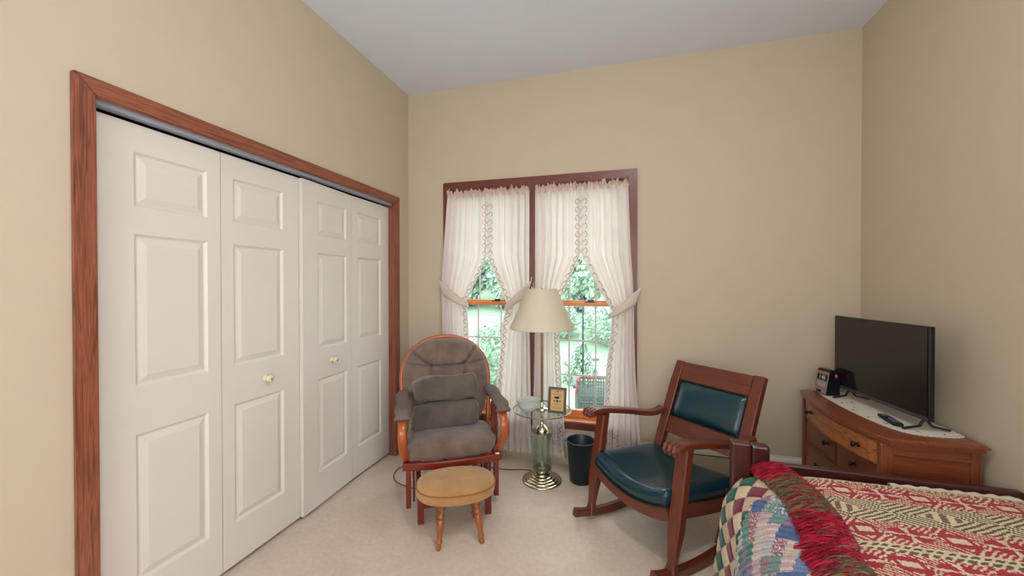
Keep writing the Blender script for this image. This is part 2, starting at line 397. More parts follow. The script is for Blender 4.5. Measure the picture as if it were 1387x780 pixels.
cl = thing('ceiling_light', 'round frosted flush ceiling light above the camera, just out of the photo', 'ceiling light', (.25, .70, ZC))
link('ceiling_plate', lathe([(.0, -.030), (.15, -.030), (.16, -.002), (.0, -.002)], 40), M_white, cl, True)
mG, nG, pG, oG = new_mat('lit_frosted_glass'); pG.inputs['Emission Color'].default_value = (1, .965, .94, 1); pG.inputs['Emission Strength'].default_value = FIX
link('glass_dome', lathe([(.155, -.031), (.150, -.060), (.125, -.090), (.080, -.112), (.0, -.120)], 40), mG, cl, True)
# ------------------------------------------------------------------ window
wz, wx = wood('z', WINC), wood('x', WINC)
Yw = YB - .02
A0, A1, AT, AI0, AI1, ATI = -1.441, .118, 2.255, -1.376, .053, 2.188
casing_piece('trim_8', [(A0, .335), (AI0, .335), (AI0, ATI), (A0, AT)], wz, (Yw, YB), 'y')
casing_piece('trim_9', [(A0, AT), (AI0, ATI), (AI1, ATI), (A1, AT)], wx, (Yw, YB), 'y')
casing_piece('trim_10', [(A1, .335), (AI1, .335), (AI1, ATI), (A1, AT)], wz, (Yw, YB), 'y')
struct('trim_11', box(-.708, -.630, Yw - .001, YB + .07, .36, ATI + .005, .003), wz)     # mullion
struct('trim_12', box(A0 - .015, A1 + .015, YB - .05, YB + .045, .345, .362, .004), wood('x', (190, 120, 84), rough=.22, coat=.6))       # sill
struct('trim_13', box(A0, A1, YB - .022, YB - .0005, .285, .3445, .004), wx)          # apron
b = bmesh.new()                                                             # jamb liners
box(WX0, WX0 + .018, YB, YB + T, WZ0, WZ1, bm=b); box(WX1 - .018, WX1, YB, YB + T, WZ0, WZ1, bm=b); box(WX0 + .018, WX1 - .018, YB, YB + T, WZ1 - .018, WZ1, bm=b)
struct('trim_14', b, wz)
struct('trim_15', box(WX0, WX1, YB + .045, YB + T + .04, .33, .358), M_white)
M_sash = wood('x', (206, 118, 52)); M_sashz = wood('z', (206, 118, 52)); M_grille = plain('grille_white', rgb(196, 190, 186), .5)
def window(n, x0, x1):
    root = bpy.data.objects.new('window_%d' % n, None); COL.objects.link(root); root['kind'] = 'structure'; root.location = ((x0 + x1) / 2, YB + .03, .36)
    ox, oy, oz = root.location
    def bx(name, a, b_, c, d, e, f, m, bev=.002, par=None): return link(name, box(a - ox, b_ - ox, c - oy, d - oy, e - oz, f - oz, bev), m, par or root)
    for nm, za, zb, y0 in (('lower_sash', .362, 1.262, YB + .022), ('upper_sash', 1.245, 2.178, YB + .062)):
        y1 = y0 + .032; rb, rt_ = (.062, .028) if nm == 'lower_sash' else (.030, .050); st = .036
        s = bpy.data.objects.new(nm, None); COL.objects.link(s); s.parent = root
        bx('stile', x0, x0 + st, y0, y1, za, zb, M_sashz, par=s); bx('stile', x1 - st, x1, y0, y1, za, zb, M_sashz, par=s)
        bx('rail', x0 + st, x1 - st, y0, y1, za, za + rb, M_sash, par=s); bx('rail', x0 + st, x1 - st, y0, y1, zb - rt_, zb, M_sash, par=s)
        gx0, gx1, gz0, gz1 = x0 + st, x1 - st, za + rb, zb - rt_
        bx('glass_pane', gx0, gx1, y0 + .013, y0 + .017, gz0, gz1, M_glass, 0, par=s)
        for k in (1, 2):
            xx = gx0 + (gx1 - gx0) * k / 3; bx('muntin', xx - .006, xx + .006, y0 + .006, y0 + .0125, gz0, gz1, M_grille, .001, par=s)
            zz = gz0 + (gz1 - gz0) * k / 3; bx('muntin', gx0, gx1, y0 + .007, y0 + .0122, zz - .006, zz + .006, M_grille, .001, par=s)
    cx = (x0 + x1) / 2 + .055
    b = box(cx - .035 - ox, cx + .035 - ox, YB + .024 - oy, YB + .052 - oy, 1.2622 - oz, 1.270 - oz, .002); box(cx - .012 - ox, cx + .034 - ox, YB + .028 - oy, YB + .05 - oy, 1.270 - oz, 1.284 - oz, .003, bm=b)
    link('sash_lock', b, M_darkmetal, root)
window(1, -1.380, -.710); window(2, -.628, .055)

# ------------------------------------------------------------------ baseboard heater
t = thing('baseboard_heater', 'long low beige baseboard heater with a dark slot running along the window wall', 'heater', (0, YB, 0))
b = prism([(-.001, .075), (-.010, .075), (-.010, .243), (-.001, .243)], (-1.45, XR - .016), 'x'); link('back_plate', b, M_heater, t)
b = prism([(-.0102, .246), (-.0102, .232), (-.055, .229), (-.062, .216), (-.066, .217), (-.060, .236), (-.052, .246)], (-1.45, XR - .016), 'x'); link('top_cover', b, M_white, t)
b = prism([(-.060, .075), (-.066, .075), (-.066, .195), (-.056, .206), (-.053, .205), (-.060, .193)], (-1.45, XR - .016), 'x'); link('front_cover', b, M_heater, t)
b = prism([(-.012, .09), (-.050, .09), (-.050, .196), (-.012, .196)], (-1.40, XR - .05), 'x'); link('fin_core', b, M_black, t)
b = bmesh.new(); 
for x in (-1.448, XR - .030): box(x, x + .012, -.0595, -.0105, .045, .225, bm=b)
for x in (-.9, -.2, .5, 1.1): box(x, x + .006, -.0595, -.0105, .0, .09, bm=b)
stuff(link('bracket', b, M_heater, t))

# ------------------------------------------------------------------ curtains
def lerp_tab(tab, z):
    # tab sorted by z descending: (z, a, b)
    if z >= tab[0][0]: return tab[0][1:]
    for p, q in zip(tab, tab[1:]):
        if z >= q[0]:
            k = (p[0] - z) / (p[0] - q[0]); k = k * k * (3 - 2 * k) if False else k
            return tuple(a + (b_ - a) * k for a, b_ in zip(p[1:], q[1:]))
    return tab[-1][1:]
def curtain(label, tab, side, ztie, hook_x, seed, zbot, hem_lace=True):
    """tab rows (z, outer_x, inner_x, amp); side -1: outer edge at left"""
    rnd = random.Random(seed)
    x_c = (tab[0][1] + tab[0][2]) / 2
    root = thing('curtain', label, 'curtain', (x_c, YB - .06, zbot), 0, 'tied back white curtains on the double window')
    ztop = 2.135; nz = 90; nu = 72; nf = 6.3; ph = rnd.random() * 6
    def surf(u, z):
        o, i_, amp = lerp_tab(tab, z)
        x = o + (i_ - o) * u
        w1 = math.sin(2 * PI * nf * u + ph + .5 * math.sin(z * 2.2 + seed)); w2 = math.sin(2 * PI * nf * 2.3 * u + 1.3 * ph)
        y = YB - .052 - amp * (w1 * .8 + w2 * .28) - .010 * math.exp(-((z - ztie) / .18) ** 2)
        if z < .60: y -= .024 * min(1, (.60 - z) / .2)
        x += .25 * amp * math.cos(2 * PI * nf * u + ph) * (1 if .02 < u < .98 else 0)
        if u > .93: y -= .010
        return Vector((x - root.location.x, y - root.location.y, z - root.location.z))
    bm = bmesh.new(); g = []
    for j in range(nz + 1):
        z = ztop + (zbot - ztop) * j / nz
        g.append([bm.verts.new(surf(i / nu, z + (.008 * math.sin(i * .9 + seed) if j == nz else 0))) for i in range(nu + 1)])
    for a, c in zip(g, g[1:]):
        for i in range(nu): bm.faces.new((a[i], a[i + 1], c[i + 1], c[i]))
    link('curtain_panel', bm, M_curtain, root, True)
    # gathered heading ruffle
    bm = bmesh.new(); rows = []
    o, i_, _ = lerp_tab(tab, ztop)
    for j in range(6):
        row = []
        for k in range(121):
            u = k / 120; top = .034 + .036 * noise.noise(Vector((u * 11, seed, 0))) + .009 * math.sin(k * 1.3)
            z = ztop - .022 + (.022 + top) * j / 5
            am = .004 + .012 * abs(j - 1) / 4
            y = YB - .056 - am * math.sin(k * .85 + seed + j * .15) - .3 * am * math.sin(k * 2.1 + j)
            row.append(bm.verts.new((o + (i_ - o) * u + .004 * math.sin(k * .7 + j) - root.location.x, y - root.location.y, z - root.location.z)))
        rows.append(row)
    for a, c in zip(rows, rows[1:]):
        for k in range(120): bm.faces.new((a[k], a[k + 1], c[k + 1], c[k]))
    link('heading_ruffle', bm, M_ruffle, root, True)
    # scalloped embroidery along the inner edge
    bm = bmesh.new()
    def line(pts, r=.0019):
        P = []
        for u, z in pts:
            q = surf(min(max(u, 0), 1), z); q.y -= .003; P.append(q)
        if len(P) > 1: tube(P, r, 4, bm)
    def uw(d, z):          # distance from inner edge -> u
        o, i_, _ = lerp_tab(tab, z); return 1 - d / max(.05, abs(i_ - o))
    z = 2.06; k = 0
    while z > zbot + .05:
        L = .062; near = z > 1.62
        wd = .040 if near else .034
        line([(uw(.006 + wd * math.sin(PI * s / 8) ** .7, z - L * s / 8), z - L * s / 8) for s in range(9)])
        line([(uw(.010 + .016 * math.sin(2 * PI * s / 8), z - L * .2 - L * .6 * s / 8), z - L * .2 - L * .6 * s / 8) for s in range(9)], .001)
        line([(uw(.004 + .03 * s / 4, z - L * .5 + .02 * s / 4), z - L * .5 + .02 * s / 4) for s in range(5)], .001)
        z -= L; k += 1
    # cutwork corner near the hem
    for q in range(16):
        d0 = rnd.uniform(.02, .13); z0 = zbot + rnd.uniform(.03, .22); a0 = rnd.random() * 6; rr = rnd.uniform(.010, .02)
        line([(uw(d0 + rr * math.cos(a0 + s * .6), z0 + rr * math.sin(a0 + s * .6)), z0 + rr * math.sin(a0 + s * .6)) for s in range(8)], .0012)
    stuff(link('embroidery', bm, M_thread, root))
    # tie band
    o, i_, _ = lerp_tab(tab, ztie)
    xi = i_ + (-.012 if side > 0 else .012); hz = ztie + .16
    path = [(hook_x + side * .004, YB - .078, hz - .055), ((hook_x * 2 + i_) / 3, YB - .098, hz - .100), ((hook_x + i_ * 2) / 3, YB - .098, ztie + .012), (xi, YB - .078, ztie - .035)]
    path = smoothpath(path, 6); secs = []
    nP = len(path)
    bm = bmesh.new()
    for q, pnt in enumerate(path):
        kk = q / (nP - 1); hw = .050 * (1 - kk) ** .6 + .018
        tw = math.sin(kk * PI) * .012
        secs.append([Vector((pnt.x - root.location.x + (side * .3) * (hw * f) * (1 if True else 0), pnt.y - root.location.y + dy, pnt.z - root.location.z + hw * f)) for f, dy in ((-1, 0), (-.5, -.008 - tw * .3), (0, -.004), (.5, -.009), (1, 0), (1, .004), (0, .002), (-1, .004))])
    loft(secs, True, True, bm); link('tie_band', bm, M_tie, root, True)
    bm = tube([Vector(q) - root.location for q in smoothpath([(hook_x, YB - .030, hz - .03), (hook_x + side * .012, YB - .034, hz + .015), (hook_x + side * .014, YB - .022, hz + .04)], 5)], .003, 6)
    link('tie_loop', bm, M_tie, root)
ZB = .095
curtain('white curtain tied back at far left window side, behind the cushioned chair', [(2.14, -1.382, -1.032, .012), (1.62, -1.425, -1.035, .016), (1.45, -1.435, -1.115, .013), (1.27, -1.430, -1.205, .016), (1.1, -1.430, -1.195, .014), (ZB, -1.42, -1.16, .020)], -1, 1.27, -1.428, 1, ZB)
curtain('white curtain tied toward the middle post, left of the lamp shade', [(2.14, -.688, -1.036, .012), (1.62, -.69, -1.034, .016), (1.45, -.690, -.955, .013), (1.25, -.690, -.865, .015), (1.1, -.69, -.905, .015), (.6, -.68, -.955, .018), (ZB, -.665, -.985, .020)], 1, 1.26, -.690, 2, ZB)
curtain('white curtain tied toward the middle post, behind the lamp shade', [(2.14, -.640, -.288, .012), (1.62, -.64, -.290, .016), (1.45, -.640, -.37, .013), (1.25, -.640, -.462, .015), (1.1, -.64, -.455, .015), (.6, -.65, -.430, .018), (ZB, -.66, -.39, .020)], -1, 1.22, -.648, 3, ZB)
curtain('white curtain tied back at far right window side, behind the rocking chair', [(2.14, .052, -.292, .012), (1.62, .072, -.287, .016), (1.45, .085, -.20, .013), (1.20, .095, -.060, .016), (1.05, .095, -.072, .014), (.75, .105, -.105, .018), (ZB, .150, -.14, .022)], 1, 1.21, .118, 4, ZB)

# ------------------------------------------------------------------ rocking chair
TH = .803
rk = thing('rocking_chair', 'dark oak rocking chair with dark teal leather seat and studded back panel', 'rocking chair', (.028, 2.15, 0), -TH)
kz, ky, kx = wood('z', RK, contrast=.6), wood('y', RK, contrast=.6), wood('x', RK, contrast=.6)
R_ = 1.15; tc = .20
def rz_(t_): return ((t_ - tc) ** 2) / (2 * R_)
for s in (-1, 1):
    ts = [-.115 + k * .97 / 20 for k in range(21)]
    pts = [(s * .288, t_, rz_(t_) + .024) for t_ in ts]; hh = [.040 + .008 * math.sin(PI * k / 20) for k in range(21)]; hh[0] = .046
    link('rocker', sweep_rect(pts, .040, hh, bev=.3), ky, rk)
    # front leg
    prof = [(.035, .062, .048), (.09, .040, .036), (.15, .050, .040), (.23, .066, .052), (.32, .066, .050), (.48, .066, .050), (.615, .066, .050)]
    secs = []
    for z, w_, d_ in smooth_prof(prof) if False else prof:
        t_ = .002 + (z - .03) * .168; e = .006; a, c = w_ / 2, d_ / 2
        secs.append([Vector((s * .288 + q[0], t_ + q[1], z)) for q in ((-a + e, -c), (a - e, -c), (a, -c + e), (a, c - e), (a - e, c), (-a + e, c), (-a, c - e), (-a, -c + e))])
    link('front_leg', loft(secs), kz, rk)
    # back post down to the rocker
    P = [(.41, .030), (.47, .16), (.515, .27), (.555, .35), (.635, .538), (.726, .755), (.782, .872)]
    link('back_post', sweep_rect([(s * .262, a, c) for a, c in P], [.046, .05, .055, .058, .062, .062, .058], [.036, .038, .042, .045, .046, .046, .040], bev=.2), kz, rk)
    # arm with knuckle end
    sa = s * .297
    pth = smoothpath([(sa, -.012, .628), (sa, .03, .640), (sa, .12, .634), (sa, .28, .604), (sa, .46, .562), (sa, .56, .552), (sa, .625, .568)], 4)
    n_ = len(pth); ws = []; hs = []
    for q in range(n_):
        k = q / (n_ - 1); ws.append(.088 - .03 * k + .010 * math.exp(-((k - .1) / .1) ** 2)); hs.append(.030 + .016 * math.exp(-(k / .12) ** 2))
    ws[0] = .070; hs[0] = .030
    a_ = link('arm', sweep_rect(pth, ws, hs, bev=.35), ky, rk)
    bm = bmesh.new()
    for j in range(3):
        x = sa - .026 + .026 * j; tube([(x, -.016, .612), (x, -.022, .630), (x, -.010, .648), (x, .022, .658)], [.008, .011, .010, .004], 8, bm)
    link('knuckle_carving', bm, ky, a_)
    link('seat_side_rail', sweep_rect([(s * .262, .05, .305), (s * .262, .3, .265), (s * .262, .51, .235)], .026, .070, bev=.15), ky, rk)
# front rail: saddle shaped
def saddle(s_): return .063 * (1 - (s_ / .262) ** 2)
pts = [(s_ / 10 * .258, .028, .308 - saddle(s_ / 10 * .245)) for s_ in range(-10, 11)]
link('front_rail', sweep_rect(pts, .026, .060, side=(0, 1, 0), bev=.15), kx, rk)
link('rear_rail', box(-.235, .235, .50, .525, .20, .26, .004), kx, rk)
# seat: upholstered, sagging
bm = bmesh.new(); nx, ny = 28, 26; top = []; 
def seat_z(u, v):
    s_ = -1 + 2 * u; t_ = .02 + .51 * v
    dip = .070 * (1 - s_ * s_) * (1 - v) ** 1.3 + .030 * (1 - s_ * s_) * v
    edge = 1 - .5 * max(abs(s_), .0) ** 14; fr = min(1, v / .09)
    z = .428 - .052 * v - dip
    z += .030 * (edge - 1)
    z -= .030 * (1 - math.sqrt(max(0, 1 - (1 - fr) ** 2))) 
    return z
for j in range(ny + 1):
    v = (j / ny) ** 1.5
    row = []
    for i in range(nx + 1):
        u = i / nx; s_ = (-1 + 2 * u)
        hw = .268 if v > .12 else .252
        y = .008 + .50 * v if j else .006
        row.append(bm.verts.new((s_ * hw, y, seat_z(u, v))))
    top.append(row)
bot = []
for j in range(ny + 1):
    v = (j / ny) ** 1.5
    bot.append([bm.verts.new((top[j][i].co.x, top[j][i].co.y, (.341 - .075 * v - saddle(top[j][i].co.x) * (1 - v)) - .004)) for i in range(nx + 1)])
for j in range(ny):
    for i in range(nx):
        bm.faces.new((top[j][i], top[j][i + 1], top[j + 1][i + 1], top[j + 1][i])); bm.faces.new((bot[j][i], bot[j + 1][i], bot[j + 1][i + 1], bot[j][i + 1]))
for i in range(nx):
    bm.faces.new((top[0][i], bot[0][i], bot[0][i + 1], top[0][i + 1])); bm.faces.new((top[ny][i], top[ny][i + 1], bot[ny][i + 1], bot[ny][i]))
for j in range(ny):
    bm.faces.new((top[j][0], top[j + 1][0], bot[j + 1][0], bot[j][0])); bm.faces.new((top[j][nx], bot[j][nx], bot[j + 1][nx], top[j + 1][nx]))
seat = link('seat', bm, M_leather, rk, True)
bm = bmesh.new()
for k in range(56):
    s_ = -.250 + .50 * k / 55; lathe([(.0001, -.0), (.0038, .0), (.0038, .004)], 6, bm, (s_, 0)); 
    for v_ in bm.verts[-18:]: z0 = v_.co.z; x, y = v_.co.x, v_.co.y; v_.co = (x, .0025 + z0, .345 - saddle(s_) + y)
stuff(link('nail_heads', bm, M_nail, seat))
# back: rails and leather panel, in the tilted plane
def bp(s_, k):          # k = distance up the back line from z=.40
    base = Vector((0, .577, .40)); d = Vector((0, .39, .92)).normalized(); q = base + d * k; return Vector((s_, q.y, q.z))
nrm = Vector((0, -.92, .39)).normalized()
def back_board(k0, k1, th, off=0, w=.232):
    bm = bmesh.new(); sec = []
    for s_ in (-w, w):
        sec.append([bp(s_, k0) + nrm * (off - th / 2), bp(s_, k1) + nrm * (off - th / 2), bp(s_, k1) + nrm * (off + th / 2), bp(s_, k0) + nrm * (off + th / 2)])
    loft(sec, bm=bm); bmesh.ops.bevel(bm, geom=bm.edges[:], offset=.004, segments=2, affect='EDGES'); return bm
link('top_rail', back_board(.385, .512, .028), kx, rk)
link('lower_rail', back_board(.035, .150, .026), kx, rk)
link('panel_backing', back_board(.150, .385, .016, -.004), kx, rk)
bm = bmesh.new(); nx, ny = 30, 20; rows = []
for j in range(ny + 1):
    row = []
    for i in range(nx + 1):
        a, c = -1 + 2 * i / nx, -1 + 2 * j / ny
        hgt = .034 * ((1 - abs(a) ** 5) * (1 - abs(c) ** 4)) ** .5
        row.append(bm.verts.new(bp(a * .224, .268 + c * .117) + nrm * (.006 + hgt)))
    rows.append(row)
for a, c in zip(rows, rows[1:]):
    for i in range(nx): bm.faces.new((a[i], a[i + 1], c[i + 1], c[i]))
bpn = link('back_cushion', bm, M_leather, rk, True)
bm = bmesh.new()
def nail(p, bm):
    b2 = lathe([(.0001, .0065), (.0036, .005), (.0052, 0)], 8); q = nrm.to_track_quat('Z', 'Y').to_matrix().to_4x4(); q.translation = p; join(bm, b2, q)
for k in range(34):
    for c in (-1, 1): nail(bp(-.226 + .452 * k / 33, .268 + c * .1215) + nrm * .0138, bm)
for k in range(1, 18):
    for s in (-1, 1): nail(bp(s * .226, .153 + .23 * k / 18) + nrm * .0165, bm)
stuff(link('nail_heads', bm, M_nail, bpn))

# ------------------------------------------------------------------ glider chair
gl = thing('glider_rocker', 'wooden glider chair with grey cushions and arched bentwood back by the closet', 'armchair', (-.946, 2.126, 0), .536)
g1z, g1y, g1x = wood('z', GL, .25, .35, .5), wood('y', GL, .25, .35, .5), wood('x', GL, .25, .35, .5)
g2z, g2y, g2x = wood('z', GLD, .3, .35, .4), wood('y', GLD, .3, .35, .4), wood('x', GLD, .3, .35, .4)
for s in (-1, 1):
    link('base_leg', box(s * .202 - .018, s * .202 + .018, .0, .045, 0, .20, .004), g2z, gl)
    link('base_leg', box(s * .202 - .018, s * .202 + .018, .50, .545, 0, .20, .004), g2z, gl)
    link('base_rail', box(s * .202 - .014, s * .202 + .014, .045, .50, .07, .12, .004), g2y, gl)
    link('swing_arm', box(s * .238 - .006, s * .238 + .006, .13, .16, .07, .29, .003), g2z, gl)
    link('swing_arm', box(s * .238 - .006, s * .238 + .006, .42, .45, .07, .29, .003), g2z, gl)
    link('side_post', box(s * .270 - .015, s * .270 + .015, .080, .120, .06, .285, .004), g2z, gl)
    link('side_post', box(s * .270 - .015, s * .270 + .015, .42, .46, .06, .285, .004), g2z, gl)
    # bentwood arm and inner post
    sx = s * .305
    pth = smoothpath([(sx, .50, .622), (sx, .30, .618), (sx, .12, .610), (sx, .035, .572), (sx, .012, .50), (sx - s * .006, .055, .42), (sx - s * .020, .125, .335)], 5)
    link('arm', sweep_rect(pth, .050, .026, bev=.5), g1y, gl, True)
    link('arm_post', box(s * .290 - .013, s * .290 + .013, .20, .30, .325, .606, .005), g2z, gl)
    # padded arm rest
    pth = smoothpath([(sx, .040, .606), (sx, .052, .624), (sx, .09, .640), (sx, .25, .648), (sx, .42, .650), (sx, .50, .640)], 4)
    n_ = len(pth); link('arm_pad', sweep_rect(pth, [.085 + .012 * math.sin(q * .9) for q in range(n_)], [.046 - .01 * (q == 0) for q in range(n_)], bev=.8), M_gpad, gl, True)
    link('seat_side_rail', box(s * .280 - .018, s * .280 + .018, .125, .50, .285, .325, .004), g2y, gl)
link('cross_rail', box(-.19, .19, .012, .035, .085, .125, .003), g2x, gl); link('cross_rail', box(-.19, .19, .51, .535, .085, .125, .003), g2x, gl)
# bowed front rail of the seat
pts = [(s_ * .03, .105 - .030 * (1 - (s_ / 10) ** 2), .306) for s_ in range(-10, 11)]
link('front_rail', sweep_rect(pts, .040, .044, side=(0, 1, 0), bev=.3), g2x, gl)
# hoop
def hoop_pt(a, r=0.0):
    # a 0..pi from right to left; superellipse arch
    c_, s_ = math.cos(a), math.sin(a); x = (.316 + r) * sgnp(c_, .92); z = .72 + (.290 + r) * abs(s_) ** .95
    return x, z
def lean(z): return .46 + (z - .33) * .26
pth = [(.285, lean(.33), .33), (.298, lean(.45), .45), (.310, lean(.6), .60)] + [(hoop_pt(a)[0], lean(hoop_pt(a)[1]) + .012, hoop_pt(a)[1]) for a in [PI * k / 30 for k in range(31)]] + [(-.310, lean(.6), .6), (-.298, lean(.45), .45), (-.285, lean(.33), .33)]
link('back_hoop', tube(pth, .016, 10), g1z, gl, True)
for k in range(5):
    x = -.18 + .09 * k; zt = .72 + .292 * (1 - (abs(x) / .318) ** 2.6) ** .6; link('spindle', tube([(x, lean(.33) + .01, .33), (x * 1.1, lean(.65) + .012, .65), (x, lean(zt) + .012, zt)], .007, 8), g1z, gl, True)
link('rear_rail', box(-.262, .262, .455, .485, .285, .325, .004), g2x, gl)
# seat cushion
bm = pillow(.285, .215, .058, .45, .32, 56, 26, .10, 3)
for v in bm.verts:
    if v.co.y < 0: v.co.z -= .012 * (v.co.y / .2) ** 2 * (1 if v.co.z < 0 else .3)
    v.co.z += .010 * math.cos(v.co.x * 6) * (v.co.z > 0)
o = link('seat_cushion', bm, M_glider, gl, True); o.location = (0, .305, .368); o.rotation_euler = (math.radians(-3), 0, 0)
link('care_tag', box(.262, .288, .083, .086, .308, .336), M_white, gl)
# back cushion: arched, tufted
bm = bmesh.new(); NR, NA = 16, 72
def outline(a):
    c_, s_ = math.cos(a), math.sin(a)
    if s_ >= 0: x = .305 * sgnp(c_, .78); z = .292 * s_ ** .80
    else: x = .305 * sgnp(c_, .6) * (1 - .10 * (-s_)); z = -.36 * (-s_) ** .6
    return x, z
tuft = [(-.105, .100), (.125, .100)]
def seg_d(px, pz, ax, az, bx_, bz):
    vx, vz = bx_ - ax, bz - az; t_ = max(0, min(1, ((px - ax) * vx + (pz - az) * vz) / (vx * vx + vz * vz))); return math.hypot(px - ax - vx * t_, pz - az - vz * t_)
creases = [(-.105, .10, .125, .10, .022), (-.105, .10, -.235, .195, .020), (-.105, .10, -.29, .115, .012), (.125, .10, .215, .215, .020), (.125, .10, .29, .12, .012), (-.105, .10, -.105, -.2, .014), (.125, .10, .125, -.2, .014),
           (-.29, .0, -.20, -.02, .008), (.29, .0, .2, -.02, .008), (-.07, .11, -.05, .25, .006), (.05, .12, .03, .25, .007), (.16, .15, .15, .25, .006)]
def bk(x, z, r):
    h = .070 * (1 - r ** 3.2) ** .6 + .006 * noise.noise(Vector((x * 10, z * 10, 2)))
    for a, b_, c, d, dep in creases:
        q = seg_d(x, z, a, b_, c, d); h -= dep * 2.2 * math.exp(-(q / .011) ** 2) * min(1, (1 - r) * 5 + .25)
    for a, b_ in tuft: h -= .022 * math.exp(-(math.hypot(x - a, z - b_) / .022) ** 2)
    return h
def bkpt(x, z, h):
    zz = .72 + z * .96; return Vector((x, lean(zz) - .012 - h, zz))
c0 = bm.verts.new(bkpt(0, 0, bk(0, 0, 0))); prev = None; rings = []
NR = 60; NA = 220
for r_i in range(1, NR + 1):
    r = r_i / NR; ring = []
    for k in range(NA):
        a = 2 * PI * k / NA; ox, oz = outline(a); x, z = ox * r, oz * r; ring.append(bm.verts.new(bkpt(x, z, bk(x, z, r))))
    if prev:
        for k in range(NA): l = (k + 1) % NA; bm.faces.new((prev[k], prev[l], ring[l], ring[k]))
    else:
        for k in range(NA): bm.faces.new((c0, ring[k], ring[(k + 1) % NA]))
    prev = ring
ring = [bm.verts.new(bkpt(outline(2 * PI * k / NA)[0] * .96, outline(2 * PI * k / NA)[1] * .96, -.012)) for k in range(NA)]
for k in range(NA): l = (k + 1) % NA; bm.faces.new((prev[k], prev[l], ring[l], ring[k]))
bm.faces.new(ring[::-1])
bc = link('back_cushion', bm, M_glider, gl, True)
for a, b_ in tuft: link('tuft_button', tube([bkpt(a, b_, bk(a, b_, .3) + .002), bkpt(a, b_, bk(a, b_, .3) + .006)], [.008, .005], 10), M_gpil, bc)
# loose pillows on the glider
def glw(s_, t_, z): 
    a = .536; return (-.946 + s_ * math.cos(a) - t_ * math.sin(a), 2.126 + s_ * math.sin(a) + t_ * math.cos(a), z)
o = link('lumbar_pillow', pillow(.228, .068, .084, .32, .26, 110, 60, .09, 9), M_gpil, None, True)
o.location = glw(-.015, .400, .507); o.rotation_euler = (math.radians(-8), math.radians(-1.0), .536); tag(o, 'dark grey bolster pillow lying level directly on the glider seat cushion, lower of two', 'pillow', 'bolster pillows on the glider')
bm = pillow(.218, .066, .082, .32, .24, 110, 60, .10, 21)
o = link('lumbar_pillow', bm, M_gpil, None, True)
o.location = glw(-.02, .425, .684); o.rotation_euler = (math.radians(-12), math.radians(-3.5), .536); tag(o, 'dark grey bolster pillow tilted on top of the other one, upper of two', 'pillow', 'bolster pillows on the glider')

# ------------------------------------------------------------------ footstool
ft = thing('footstool', 'oval golden corduroy footstool on four turned wooden legs before the glider', 'footstool', (-.893, 2.015, 0), .47)
A_, B_ = .222, .165
def oval(a, k=1.0): c_, s_ = math.cos(a), math.sin(a); return (A_ * k * sgnp(c_, .85), B_ * k * sgnp(s_, .85))
bm = bmesh.new(); rows = []; N = 72
for kr, z in ((.0, .236), (.90, .236), (.955, .240), (.975, .252), (.985, .27), (.985, .285), (.975, .292), (.965, .298), (.93, .305), (.82, .313), (.66, .317), (.5, .318), (.33, .319), (.16, .319), (0.001, .319)):
    row = []
    for i in range(N):
        x, y = oval(2 * PI * i / N, max(kr, .001)); zz = z
        if z > .3:
            for tx in (-.085, .085): zz -= .014 * math.exp(-(math.hypot(x - tx, y) / .022) ** 2)
        row.append(bm.verts.new((x, y, zz)))
    rows.append(row)
for a, c in zip(rows, rows[1:]):
    for i in range(N): j = (i + 1) % N; bm.faces.new((a[i], a[j], c[j], c[i]))
cush = link('cushion', bm, M_stool, ft, True)
pth = [(*oval(2 * PI * i / 72, .985), .2905) for i in range(73)]; link('welt', tube(pth, .0042, 6), M_welt, cush, True)
for tx in (-.085, .085): link('tuft_button', lathe([(.0001, .3105), (.006, .310), (.009, .307), (.009, .303)], 12, c=(tx, 0)), M_welt, cush, True)
sl = wood('z', (158, 92, 50), .3, .4, .4)
prof = [(.010, 0), (.013, .004), (.014, .020), (.010, .026), (.017, .034), (.018, .042), (.013, .050), (.017, .075), (.022, .105), (.021, .125), (.015, .145), (.014, .150), (.020, .156), (.020, .163), (.014, .169), (.016, .185), (.022, .195), (.018, .202), (.022, .212), (.024, .238)]
feet = [(-.1, -.13), (.132, -.118), (-.1, .112), (.118, .118)]
for fx, fy in feet:
    tx, ty = fx * .78, fy * .62
    bm = lathe(prof, 16, cap=True)
    for v in bm.verts: k = v.co.z / .238; v.co.x += fx + (tx - fx) * k; v.co.y += fy + (ty - fy) * k
    link('leg', bm, sl, ft, True)

# ------------------------------------------------------------------ floor lamp with glass table
LX, LY = -.540, 2.722
lp = thing('floor_lamp', 'brass floor lamp with cream shade and round glass tray table', 'floor lamp', (LX, LY, 0), 0)
bp_ = [(.0, 0), (.140, 0), (.142, .005)]
for r0, r1, z0, z1 in ((.142, .120, .006, .016), (.119, .100, .018, .027), (.099, .080, .029, .037), (.079, .058, .039, .048), (.057, .036, .050, .064), (.035, .018, .066, .082)):
    for k in range(7): a = PI / 2 * k / 6; bp_.append((r0 - (r0 - r1) * (1 - math.cos(a)), z0 + (z1 - z0) * math.sin(a)))
    bp_.append((r1 - .0008, z1 - .002))
bp_ += [(.012, .090), (0, .092)]
link('base', lathe(bp_, 64), M_brass, lp, True)
link('stem', lathe([(.007, .09), (.016, .10), (.009, .112), (.012, .13), (.007, .15), (.007, .37), (.012, .38)], 20), M_brass, lp, True)
link('lower_ring', lathe([(.030, .088), (.066, .088), (.066, .094), (.030, .094)], 32), M_brassdark, lp)
